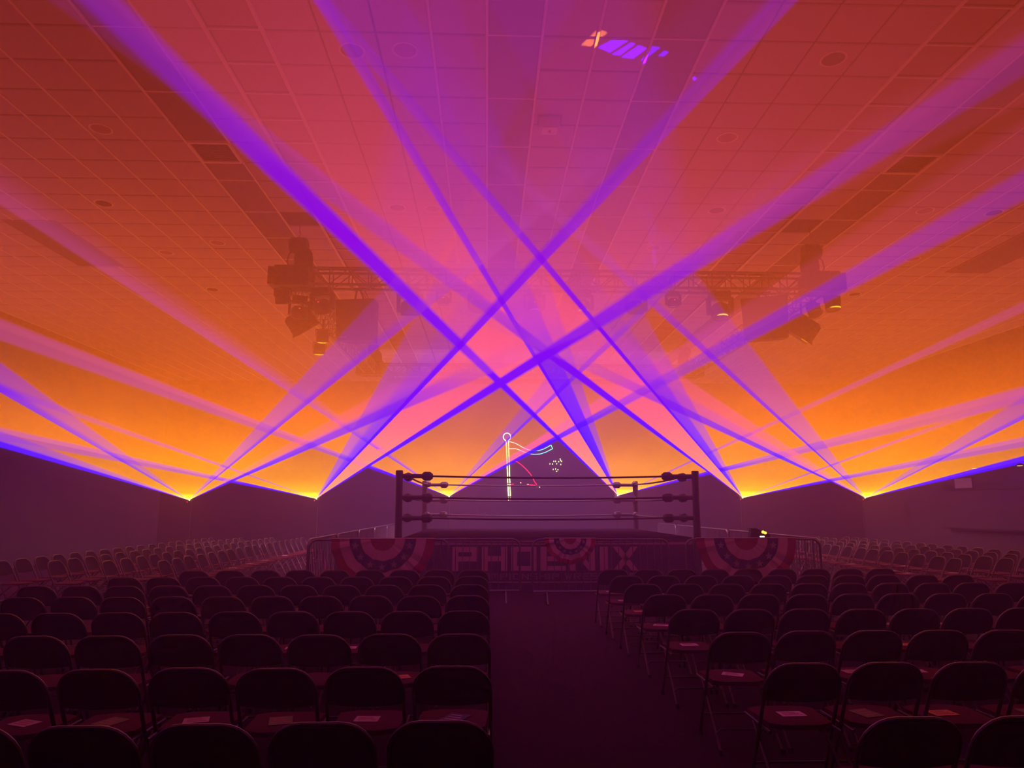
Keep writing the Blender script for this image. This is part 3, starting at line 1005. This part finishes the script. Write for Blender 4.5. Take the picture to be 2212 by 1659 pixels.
def lettering(text, xa, xb, z0, z1, y, m, parent, widths=None):
    ws = [(.4 if c in ' I' else 1.0) for c in text]
    gap = .16
    tot = sum(ws) + gap * (len(text) - 1)
    u = (xb - xa) / tot
    x = xa
    for c, wd in zip(text, ws):
        if c != ' ':
            mb = MB()
            for g in GL[c]:
                if c == 'I':
                    g = (0.1, 0, .9, 1)
                poly = [(g[0], g[1]), (g[2], g[1]), (g[2], g[3]), (g[0], g[3])] if isinstance(g, tuple) else g
                ar = sum(poly[i][0] * poly[(i + 1) % len(poly)][1] - poly[(i + 1) % len(poly)][0] * poly[i][1] for i in range(len(poly)))
                if ar < 0:
                    poly = poly[::-1]
                mb.prism([(q[0] * wd * u, q[1] * (z1 - z0)) for q in poly], -.006, 0)
            mb.build('letter', m, parent, (x, y, z0))
        x += (wd + gap) * u


ya = -hy - .13
xa, xb = aty(977, 1200, RY0 - .13).x - ox, aty(1378, 1200, RY0 - .13).x - ox
zt, zb = aty(1180, 1181, RY0 - .13).z, aty(1180, 1233, RY0 - .13).z
lettering('PHOENIX', xa, xb, zb, zt, ya, M['letter'], front)
xa, xb = aty(1004, 1245, RY0 - .13).x - ox, aty(1376, 1245, RY0 - .13).x - ox
zt2, zb2 = aty(1180, 1238, RY0 - .13).z, aty(1180, 1252, RY0 - .13).z
lettering('CHAMPIONSHIP WRESTLING', xa, xb, zb2, zt2, ya, M['letter_dim'], front)
for z, sag, tk in ((zt + .075, .035, .014), (zb2 - .05, .02, .012)):
    mb = MB()
    n = 16
    vs, fs = [], []
    for i in range(n + 1):
        u = -1 + 2 * i / n
        zz = z + sag * u * u
        vs += [(u * hx, ya, zz - tk), (u * hx, ya, zz + tk)]
    for i in range(n):
        fs.append((2 * i, 2 * i + 2, 2 * i + 3, 2 * i + 1))
    mb.add(vs, fs)
    mb.build('apron_piping', M['apron_trim'], front)

# ropes, sleeves and turnbuckle pads
ROPE_Z = [(1.44), (1.845), (2.27)]
for k in range(4):
    rz = k * math.pi / 2
    Rm = Matrix.Rotation(rz, 3, 'Z')
    hw = (hx if k % 2 == 0 else hy) + .17
    hd = (hy if k % 2 == 0 else hx) + .17
    for z in ROPE_Z:
        a = Rm @ Vector((-hw, -hd, z))
        b = Rm @ Vector((hw, -hd, z))
        ins = .62                                                   # sleeve length out from the post
        dv = (b - a).normalized()
        inn = Rm @ Vector((0, 1, 0)) * .12
        pa2, pb2 = a + dv * ins + inn, b - dv * ins + inn
        n = 10
        pts = []
        for i in range(n + 1):
            u = i / n
            q = pa2.lerp(pb2, u)
            q.z -= .03 * 4 * u * (1 - u)
            pts.append(q)
        MB().tube(pts, .02, 8).build('rope', M['rope'], ring, smooth=True)
        for s, e in ((a, pa2), (b, pb2)):
            MB().tube([s, s.lerp(e, .70)], .045, 8).build('turnbuckle_sleeve', M['pad'], ring, smooth=True)
            dirv = (e - s).normalized()
            c0 = s.lerp(e, .68)
            c1 = s.lerp(e, 1.02)
            MB().tube([c0, c0.lerp(c1, .2), c0.lerp(c1, .75), c1], [.055, .092, .092, .05], 8).build('turnbuckle_pad', M['pad'], ring)

# ------------------------------------------------------------------ crowd barricades
BW = 2.42


def barrier_proto(label, loc, rz):
    t = thing('crowd_barrier', label, 'barrier', loc, rz)
    w, top, lo, r = BW / 2, 1.09, .20, .14
    path = [(-w, 0, lo), (-w, 0, top - r)]
    for i in range(1, 6):
        a = math.pi - i * math.pi / 10
        path.append((-w + r + r * math.cos(a), 0, top - r + r * math.sin(a)))
    path += [(w - r, 0, top)]
    for i in range(1, 6):
        a = math.pi / 2 - i * math.pi / 10
        path.append((w - r + r * math.cos(a), 0, top - r + r * math.sin(a)))
    path += [(w, 0, lo)]
    MB().tube(path, .021, 8).build('top_frame', M['galv'], t, smooth=True)
    MB().tube([(-w, 0, lo), (w, 0, lo)], .018, 8).build('bottom_rail', M['galv'], t, smooth=True)
    bar = MB().tube([(0, 0, lo), (0, 0, top - .01)], .008, 6).mesh('bar', M['galv'], True)
    for i in range(18):
        put('bar', bar, t, (-w + .13 + i * (2 * w - .26) / 17, 0, 0))
    ft = MB()
    ft.tube([(0, -.28, .012), (0, -.12, .05), (0, 0, lo), (0, .12, .05), (0, .28, .012)], .016, 6)
    fm = ft.mesh('foot', M['galv'], True)
    for s in (-1, 1):
        put('foot', fm, t, (s * (w - .25), 0, 0))
    return t


BY = 12.8
x1a = aty(669, 1165, BY).x
b0 = barrier_proto('steel crowd barrier carrying the large bunting on the P side, before the ring', (x1a + BW / 2, BY, 0), 0)


def barrier(label, loc, rz=0.0, group=None):
    c = copy_tree(b0)
    c.location = loc
    c.rotation_euler = (0, 0, rz)
    c['label'] = label
    if group:
        c['group'] = group
    return c


barrier('steel crowd barrier at the aisle in front of the letters P, H and O', (aty(1123, 1165, BY + .16).x - BW / 2, BY + .16, 0))
barrier('steel crowd barrier carrying the small bunting, in front of the letters N, I, X', (aty(1150, 1165, BY).x + BW / 2, BY, 0))
barrier('steel crowd barrier carrying the large bunting on the X side, before the ring', (aty(1481, 1165, BY).x + BW / 2, BY, 0))
SXL, SXR = x1a - .05, aty(1481, 1165, BY).x + BW + .06
for i in range(5):
    y = BY + .12 + BW / 2 + i * (BW + .06)
    barrier('steel crowd barrier, %s from the corner along the P side of the ring' % ORD[i], (SXL, y, 0), math.pi / 2)
    barrier('steel crowd barrier, %s from the corner along the X side of the ring' % ORD[i], (SXR, y, 0), math.pi / 2)


# ------------------------------------------------------------------ buntings
def bunting(label, px, half, Y):
    c = aty(px, 1161, Y)
    t = thing('bunting', label, 'bunting', (c.x, Y, 1.115))
    fr = [0, .24, .43, .645, .835, 1.0]
    ms = ['b_red', 'b_white', 'b_blue', 'b_white', 'b_red']
    nm = ['red_centre', 'inner_white_band', 'blue_band', 'outer_white_band', 'red_border']
    n = 44

    def pt(f, k):
        a = math.pi + math.pi * k / n
        rr = half * f
        ripple = .016 * f * (0.3 + f) * math.sin(k * 1.05 + 2.2 * math.sin(k * .37))
        sag = 1 + .035 * math.sin(k * .9) * f
        return (rr * math.cos(a), -.03 - .02 * f + ripple, rr * math.sin(a) * sag * .98)

    for j in range(5):
        mb = MB()
        sub = 3
        vs, fs = [], []
        for q in range(sub + 1):
            f = fr[j] + (fr[j + 1] - fr[j]) * q / sub
            vs += [pt(f, k) for k in range(n + 1)]
        for q in range(sub):
            for k in range(n):
                A = q * (n + 1) + k
                fs.append((A, A + 1, A + n + 2, A + n + 1))
        mb.add(vs, fs)
        band = mb.build(nm[j], M[ms[j]], t)
        if j == 2:
            for s in range(7):
                a = math.pi + math.pi * (s + .6) / 7.2
                rr = half * .54
                pts = []
                for q in range(10):
                    b2 = math.pi / 2 + q * math.pi / 5
                    ro = (.075 if q % 2 == 0 else .032) * half
                    pts.append((rr * math.cos(a) + ro * math.cos(b2), rr * math.sin(a) + ro * math.sin(b2)))
                MB().prism(pts, -.078, -.070).build('star', M['star'], band)
    MB().tube([(-half, -.03, .0), (half, -.03, .0)], .008, 6).build('header_cord', M['b_white'], t)
    return t


bunting('large pleated red, white and blue bunting hung at the P-side barricade corner', 828, .90, BY - .03)
bunting('small pleated red, white and blue bunting hung over the letter E', 1231, .45, BY - .03)
bunting('large pleated red, white and blue bunting hung below the small orange lamp', 1610, .90, BY - .03)

p = aty(1642, 1152, BY)
t = thing('clip_lamp', 'small dark box lamp with orange and white lights on the barricade rail', 'lamp', (p.x, BY + .08, 1.115))
lm = MB()
lm.prism([(-.17, 0), (.17, 0), (.19, .05), (-.06, .17), (-.15, .17)], -.06, .06)
lm.build('housing', M['black'], t)
MB().lathe([(.0, 0), (.026, 0), (.026, .012)], 10, Matrix.Rotation(math.pi / 2, 4, 'X')).build('orange_light', M['led_orange'], t, (.06, -.06, .10))
MB().lathe([(.0, 0), (.024, 0), (.024, .012)], 10, Matrix.Rotation(math.pi / 2, 4, 'X')).build('orange_light', M['led_orange'], t, (.10, -.06, .085))
MB().box(-.02, .06, -.066, -.06, .01, .03).build('white_light', M['led_white'], t, (.02, 0, 0))
MB().box(-.05, .05, -.04, .04, -.05, 0).build('clip', M['black'], t)

# ------------------------------------------------------------------ laser drawing on the far drape
LY = Y1 - .05


def lp3(px, py):
    return aty(px, py, LY)


logo = thing('laser_drawing', 'glowing laser line drawing of a flag pole with cyan pennant on the drape', 'laser drawing', (aty(1100, 1080, LY).x, LY, aty(1100, 1080, LY).z))


def line(name, pts, m, r=.022):
    P = [lp3(1070 + x * 160 / 1475, 920 + y * 180 / 1659) - logo.location for x, y in pts]
    return MB().tube(P, r, 6).build(name, M[m], logo, smooth=True)


loop = [(205, 290)]
for i in range(0, 21):
    a = math.radians(235 - i * 290 / 20)
    loop.append((232 + 74 * math.cos(a), 218 - 74 * math.sin(a)))
loop.append((258, 290))
line('pole_line', [(245, 1005), (218, 330)] + loop + [(262, 330), (285, 1005)], 'line_yellow', .017)
for x0, x1 in ((246, 247), (285, 288)):
    line('pole_line', [(x0, 1030), (x1, 1135)], 'line_yellow', .017)
line('pole_line', [(250, 1155), (262, 1400)], 'line_yellow', .017)
line('pole_line', [(288, 1155), (300, 1400)], 'line_yellow', .017)
for x, y in ((262, 1438), (300, 1438), (262, 1475)):
    line('pole_dot', [(x - 4, y), (x + 4, y)], 'line_yellow', .022)
line('pole_dot', [(296, 1475), (304, 1475)], 'line_red', .018)
line('pennant_line', [(275, 315), (330, 325), (400, 345), (470, 385), (550, 430), (640, 470), (700, 485)], 'line_lilac', .012)
line('pennant_line', [(700, 485), (780, 497), (860, 492), (940, 470), (1020, 432), (1090, 392)], 'line_cyan', .012)
line('pennant_line', [(275, 455), (340, 455), (400, 452), (480, 480), (580, 522), (650, 545)], 'line_lilac', .012)
line('pennant_line', [(650, 545), (720, 562), (800, 568), (900, 558), (1000, 525), (1080, 485)], 'line_cyan', .012)
line('pennant_tip', [(1080, 485), (1140, 455), (1108, 380), (1090, 392)], 'line_green', .013)
line('red_arc', [(290, 660), (370, 685), (450, 725), (530, 785), (600, 850), (670, 925), (725, 995)], 'line_red', .013)
line('red_arc', [(740, 1030), (770, 1090), (795, 1130), (825, 1175)], 'line_red', .013)
line('red_line', [(310, 1175), (365, 1158)], 'line_red', .012)
line('red_line', [(490, 1133), (520, 1134)], 'line_red', .013)
line('red_line', [(625, 1162), (680, 1172), (780, 1180), (880, 1215)], 'line_red', .013)
for x, y in ((650, 1168), (820, 1202), (882, 1217), (505, 1133)):
    line('bright_dot', [(x - 5, y), (x + 5, y)], 'line_yellow', .02)
for x, y in ((1290, 660), (1165, 706), (1200, 706), (1262, 712), (1320, 706), (1087, 757), (1137, 760), (1221, 755), (1303, 767), (1152, 867), (1200, 858), (1247, 872), (1222, 905), (1300, 690)):
    line('bright_dot', [(x - 5, y), (x + 5, y)], 'line_yellow', .023)

# ------------------------------------------------------------------ concession opening in the right wall
p = atx(2150, 1042, X1)
t = thing('serving_hatch', 'long dark soffit over a shuttered serving hatch in the side wall', 'hatch', (X1 - .02, p.y, 0))
zc = atx(2150, 1041, X1).z
MB().box(-.06, 0, -2.3, 2.4, zc - .22, zc).build('header', M['black'], t)
MB().box(-.02, 0, -2.3, 2.2, 1.0, zc - .22).build('shutter', M['wall'], t)
MB().box(-.3, 0, -2.4, 2.3, .95, 1.0).build('counter', M['drape'], t)
pa, pb = atx(2068, 1034, X1), atx(2107, 1053, X1)
t = thing('wall_notice', 'blank pale notice sheet pinned up beside the serving hatch', 'notice', (X1 - .10, (pa.y + pb.y) / 2, (pa.z + pb.z) / 2))
MB().box(-.006, .006, -abs(pa.y - pb.y) / 2, abs(pa.y - pb.y) / 2, -.16, .16).build('sheet', M['tile'], t)
MB().box(-.008, .03, -abs(pa.y - pb.y) / 2, abs(pa.y - pb.y) / 2, .15, .17).build('top_batten', M['black'], t)
for (px, py), lab, m in (((2105, 1012), 'lit wall lamp right above the notice sheet', 'lamp_warm'), ((2203, 1006), 'lit wall lamp over the serving hatch, away from the notice', 'lamp_dim')):
    p = atx(px, py, X1 - .25)
    t = thing('wall_lamp', lab, 'lamp', (X1 - .25, p.y, p.z))
    MB().tube([(.25, 0, .12), (.05, 0, .12), (0, 0, .06)], .015, 8).build('bracket', M['black'], t, smooth=True)
    MB().lathe([(.03, .08), (.09, .03), (.11, .0)], 14, cap=False).build('shade', M['black'], t, smooth=True)
    MB().lathe([(.0, -.012), (.06, -.008), (.085, .01)], 14, cap=False).build('bulb', M[m], t, smooth=True)


# ------------------------------------------------------------------ folding chairs
def arch(zb, zt, hw, rc, n=6):
    pts = [(-hw, zb), (-hw, zt - rc)]
    for i in range(1, n + 1):
        a = math.pi - i * math.pi / 2 / n
        pts.append((-hw + rc + rc * math.cos(a), zt - rc + rc * math.sin(a) * 1.0))
    for i in range(0, n + 1):
        a = math.pi / 2 - i * math.pi / 2 / n
        pts.append((hw - rc + rc * math.cos(a), zt - rc + rc * math.sin(a)))
    pts.append((hw, zb))
    return pts


def yb(z):
    return .20 - .50 * z


def chair_proto():
    t = thing('folding_chair', 'x', 'chair')
    hw = .216
    # inverted U frame: one bent tube is back posts and front legs
    pts = arch(.0, .775, hw, .135)
    path = [(x * (1 + .025 * max(0, .35 - z) / .35), yb(z), max(z, .012)) for x, z in pts]
    path.insert(1, (-hw * 1.0, yb(.36), .36))
    path.insert(-1, (hw * 1.0, yb(.36), .36))
    MB().tube(path, .0115, 8).build('back_frame', M['frame'], t, smooth=True)
    # padded back panel
    mb = MB()
    n = 16
    top, bot = [], []
    for i in range(n + 1):
        u = -1 + 2 * i / n
        x = u * (hw - .006)
        rc = .13
        ex = max(0.0, abs(x) - (hw - rc))
        zt2 = .772 - rc + math.sqrt(max(0, rc * rc - ex * ex)) - .004
        top.append((x, zt2))
        bot.append((x, .565 - .012 * (1 - u * u)))
    vs, fs = [], []
    for i in range(n + 1):
        u = -1 + 2 * i / n
        cv = .030 * (u * u) - .030
        for (x, z), wgt in ((top[i], 0), (bot[i], 0)):
            pass
        for s in (-1, 1):
            for j in range(4):
                q = j / 3
                z = bot[i][1] + (top[i][1] - bot[i][1]) * q
                th = .006 + .008 * math.sin(math.pi * min(max(q, .08), .92)) * (1 - .8 * u ** 6)
                vs.append((top[i][0], yb(z) + cv * .55 + s * th, z))
    for i in range(n):
        A = i * 8
        Bq = (i + 1) * 8
        for j in range(3):
            fs.append((A + j, A + j + 1, Bq + j + 1, Bq + j))
            fs.append((A + 4 + j, Bq + 4 + j, Bq + 5 + j, A + 5 + j))
        fs.append((A, Bq, Bq + 4, A + 4))
        fs.append((A + 3, A + 7, Bq + 7, Bq + 3))
    mb.add(vs, fs)
    mb.build('backrest', M['vinyl'], t, smooth=True)
    # padded seat, narrower at the back
    sb = MB()
    vs, fs = [], []
    nx, ny = 8, 8
    for s in (1, 0):
        for j in range(ny + 1):
            v = j / ny
            y = -.11 + .40 * v
            for i in range(nx + 1):
                u = -1 + 2 * i / nx
                w = .185 + .018 * v
                rnd = .05 * max(0, abs(u) - .6) / .4
                yy = y + (rnd * (1 - 2 * v)) * (1 if v in (0, 1) else .5)
                crown = .012 * (1 - u ** 4) * (1 - (2 * v - 1) ** 4)
                vs.append((u * w, yy, (.432 + crown) if s else .405))
    N = (nx + 1) * (ny + 1)
    for j in range(ny):
        for i in range(nx):
            a = j * (nx + 1) + i
            fs.append((a, a + 1, a + nx + 2, a + nx + 1))
            fs.append((N + a, N + a + nx + 1, N + a + nx + 2, N + a + 1))
    for i in range(nx):
        fs.append((i, N + i, N + i + 1, i + 1))
        a = ny * (nx + 1) + i
        fs.append((a, a + 1, N + a + 1, N + a))
    for j in range(ny):
        a = j * (nx + 1)
        fs.append((a, a + nx + 1, N + a + nx + 1, N + a))
        a += nx
        fs.append((a, N + a, N + a + nx + 1, a + nx + 1))
    sb.add(vs, fs)
    sb.build('seat', M['seat'], t, smooth=True)
    for s in (-1, 1):
        MB().tube([(s * .200, .16, .41), (s * .205, -.02, .25), (s * .213, -.27, .012)], .0105, 8).build('rear_leg', M['frame'], t, smooth=True)
        MB().tube([(s * .205, -.13, .40), (s * .207, .27, .40)], .009, 6).build('seat_rail', M['frame'], t, smooth=True)
    MB().tube([(-.218, yb(.16), .16), (.218, yb(.16), .16)], .008, 6).build('front_crossbar', M['frame'], t, smooth=True)
    MB().tube([(-.21, -.175, .11), (-.18, -.175, .135), (.18, -.175, .135), (.21, -.175, .11)], .008, 6).build('rear_crossbar', M['frame'], t, smooth=True)
    for x, y in ((-.221, .19), (.221, .19), (-.213, -.27), (.213, -.27)):
        MB().lathe([(.016, 0), (.016, .03), (.012, .034)], 8).build('rubber_foot', M['rubber'], t, (x, y, 0), True)
    return t


proto = chair_proto()
first = [True]


def chair(x, y, rz, label, group):
    if first[0]:
        o = proto
        first[0] = False
    else:
        o = copy_tree(proto)
    o.location = (x, y, 0)
    o.rotation_euler = (0, 0, rz)
    o['label'] = label
    o['group'] = group
    return o


ROW_D = [3.14, 4.17, 5.21, 6.31, 7.38, 8.39, 9.38, 10.35]
PITCH = .487
N_LEFT = [14, 14, 14, 13, 12, 11, 10, 9]
N_RIGHT = [14, 14, 14, 13, 12, 11, 10, 9]
seat_at = {}
for r, dtop in enumerate(ROW_D):
    yc = dtop + .19
    for side, xe, sg, nn in (('P', .04, -1, N_LEFT[r]), ('X', 1.585, 1, N_RIGHT[r])):
        for k in range(nn):
            x = xe + sg * (.232 + k * PITCH) + random.uniform(-.003, .003)
            q = proj((x, yc - .19, .6))
            if q is None or q[0] < -150 or q[0] > 2362:
                continue
            y = yc + random.uniform(-.02, .02)
            rz = random.uniform(-.012, .012)
            lab = 'black folding chair, %s row from barricade, %s from aisle, %s side of the lettering' % (ORD[7 - r], ORD[k], side)
            chair(x, y, rz, lab, 'folding chairs in front of the ring')
            seat_at[(r, side, k)] = (x, y)

side_seat = {}
for j in range(4):
    for sg, xb, nm in ((-1, -5.22, 'P'), (1, 7.95, 'X')):
        for k in range(18):
            x = xb + sg * j * .87 + random.uniform(-.02, .02)
            y = 12.3 + k * .53 + random.uniform(-.02, .02)
            q = proj((x, y, .6))
            if q is None or q[0] < -60 or q[0] > 2272:
                continue
            side_seat[(nm, j, k)] = (x - sg * .09, y)
            chair(x, y, -math.pi / 2 * (-1 if sg > 0 else 1) + random.uniform(-.04, .04),
                  'hazy folding chair facing ring, %s side, %s row from barricade, %s past its corner' % (nm, ORD[j], ORD[k]),
                  '%s side stand, %s row' % (nm, ORD[j]))

# ------------------------------------------------------------------ flyers left on the seats
fl_mesh = {}
for key, w, h in (('paper', .15, .10), ('card_dark', .13, .17), ('card_green', .13, .16), ('card_orange', .15, .11), ('card_pale', .14, .11)):
    fl_mesh[key] = (MB().box(-w / 2, w / 2, -h / 2, h / 2, 0, .0025).mesh('sheet', M[key]), w, h)


def flyer(r, side, k, key, word, dx=0.0, dy=.06):
    if (r, side, k) not in seat_at:
        return
    x, y = seat_at[(r, side, k)]
    me, w, h = fl_mesh[key]
    t = thing('flyer', '%s flyer on the seat %s from aisle, %s row from barricade, %s side' % (word, ORD[k], ORD[7 - r], side), 'flyer', (x + dx, y + dy, .4445), random.uniform(-.5, .5), 'flyers on the seats')
    put('sheet', me, t)
    ink = M['ink'] if key != 'card_dark' else M['card_pale']
    for q in range(3):
        MB().box(-w * .36, w * (.2 + .1 * q), -.006, .006, .0025, .0032).build('print_line', ink, t, (0, h * (.26 - .24 * q), 0))


for k, (key, word) in enumerate((('card_dark', 'dark printed'), ('card_pale', 'pale printed'), ('card_green', 'olive green'), ('card_pale', 'pale printed'), ('card_green', 'olive green'), ('card_pale', 'pale printed'))):
    flyer(1, 'P', k, key, word, random.uniform(-.03, .03))
flyer(1, 'X', 0, 'paper', 'bright white')
flyer(1, 'X', 1, 'card_green', 'olive green', -.03)
flyer(1, 'X', 2, 'card_orange', 'orange', -.06)
flyer(1, 'X', 3, 'card_green', 'olive green')
for r in (2, 3, 4, 6, 7):
    flyer(r, 'X', 0, 'paper', 'white')
flyer(5, 'X', 0, 'card_orange', 'orange')
flyer(6, 'X', 1, 'card_orange', 'orange')
for r, s, k in ((2, 'P', 3), (2, 'P', 1), (3, 'P', 1), (3, 'P', 2), (3, 'P', 3), (3, 'P', 4), (4, 'P', 4), (4, 'P', 7), (4, 'P', 8), (5, 'P', 1), (5, 'P', 3), (5, 'P', 5), (6, 'P', 2), (6, 'P', 4), (7, 'P', 1), (7, 'P', 6),
                (2, 'X', 2), (2, 'X', 3), (3, 'X', 1), (3, 'X', 4), (4, 'X', 1), (4, 'X', 2), (4, 'X', 5), (4, 'X', 6), (5, 'X', 3), (5, 'X', 4), (6, 'X', 5), (6, 'X', 7), (7, 'X', 4), (7, 'X', 8)):
    key, word = random.choice((('paper', 'white'), ('card_pale', 'pale printed'), ('card_orange', 'orange')))
    flyer(r, s, k, key, word, random.uniform(-.06, .06), random.uniform(.02, .10))

for nm, j, ks in (('P', 0, (0, 1, 2, 5, 7, 9, 12)), ('P', 1, (3, 4, 8)), ('X', 0, (1, 2, 3, 6)), ('X', 1, (2, 5))):
    for k in ks:
        if (nm, j, k) in side_seat:
            x, y = side_seat[(nm, j, k)]
            t = thing('flyer', 'white flyer on the %s seat past the corner, %s row of the %s side stand' % (ORD[k], ORD[j], nm), 'flyer', (x, y, .4445), random.uniform(-.5, .5), 'flyers on the side stands')
            put('sheet', fl_mesh['paper'][0], t)

# ------------------------------------------------------------------ stray laser figure thrown on the ceiling by a truss light
def figure_light(name, src, polys, color, power, parent):
    c = Vector()
    n = 0
    P3 = []
    for poly in polys:
        P3.append([atz(x, y, ZC) for x, y in poly])
        for q in P3[-1]:
            c += q
            n += 1
    c /= n
    rot = (c - src).to_track_quat('-Z', 'Y').to_matrix()
    inv = rot.transposed()
    ld = bpy.data.lights.new(name, 'SPOT')
    ld.energy = power
    ld.color = color
    ld.spot_size = math.radians(26)
    ld.spot_blend = 0.05
    ld.shadow_soft_size = 0.004
    ld.use_nodes = True
    nt = ld.node_tree
    nt.nodes.clear()
    out = nt.nodes.new('ShaderNodeOutputLight')
    em = nt.nodes.new('ShaderNodeEmission')
    tc = nt.nodes.new('ShaderNodeTexCoord')
    sep = nt.nodes.new('ShaderNodeSeparateXYZ')
    L = nt.links.new
    L(tc.outputs['Normal'], sep.inputs[0])
    dv = []
    for k in (0, 1):
        m = nt.nodes.new('ShaderNodeMath')
        m.operation = 'DIVIDE'
        L(sep.outputs[k], m.inputs[0])
        L(sep.outputs[2], m.inputs[1])
        dv.append(m)
    cmb = nt.nodes.new('ShaderNodeCombineXYZ')
    L(dv[0].outputs[0], cmb.inputs[0])
    L(dv[1].outputs[0], cmb.inputs[1])
    cmb.inputs[2].default_value = 1.0
    total = None
    for poly in P3:
        loc = [inv @ (q - src) for q in poly]
        uv = [(q.x / q.z, q.y / q.z) for q in loc]
        ar = sum(uv[i][0] * uv[(i + 1) % len(uv)][1] - uv[(i + 1) % len(uv)][0] * uv[i][1] for i in range(len(uv)))
        if ar < 0:
            uv = uv[::-1]
        prod = None
        for i in range(len(uv)):
            (x0, y0), (x1, y1) = uv[i], uv[(i + 1) % len(uv)]
            d = nt.nodes.new('ShaderNodeVectorMath')
            d.operation = 'DOT_PRODUCT'
            ex, ey = x1 - x0, y1 - y0
            d.inputs[1].default_value = (-ey, ex, ey * x0 - ex * y0)
            L(cmb.outputs[0], d.inputs[0])
            g = nt.nodes.new('ShaderNodeMath')
            g.operation = 'GREATER_THAN'
            g.inputs[1].default_value = 0.0
            L(d.outputs['Value'], g.inputs[0])
            if prod is None:
                prod = g
            else:
                m = nt.nodes.new('ShaderNodeMath')
                m.operation = 'MULTIPLY'
                L(prod.outputs[0], m.inputs[0])
                L(g.outputs[0], m.inputs[1])
                prod = m
        if total is None:
            total = prod
        else:
            m = nt.nodes.new('ShaderNodeMath')
            m.operation = 'MAXIMUM'
            L(total.outputs[0], m.inputs[0])
            L(prod.outputs[0], m.inputs[1])
            total = m
    L(total.outputs[0], em.inputs['Strength'])
    L(em.outputs[0], out.inputs[0])
    o = bpy.data.objects.new(name, ld)
    COL.objects.link(o)
    o.matrix_world = Matrix.Translation(src) @ rot.to_4x4()
    return o


SRC = Vector((aty(1420, 600, TY - .35).x, TY - .35, TZ + .12))
figure_light('figure_beam', SRC, [[(1256, 100), (1293, 64), (1313, 72), (1277, 103)]], (1.0, .26, .0), FIG_POWER * .35, None)
figure_light('figure_beam', SRC, [[(1292, 105), (1330, 85), (1358, 90), (1318, 116)], [(1322, 120), (1364, 94), (1373, 97), (1340, 122)],
                                  [(1342, 126), (1380, 100), (1398, 107), (1368, 129)], [(1384, 134), (1404, 108), (1427, 111), (1400, 131)],
                                  [(1421, 129), (1435, 118), (1444, 121), (1434, 130)], [(1495, 169), (1499, 166), (1505, 170), (1500, 175)]], (.05, .0, 1.0), FIG_POWER, None)
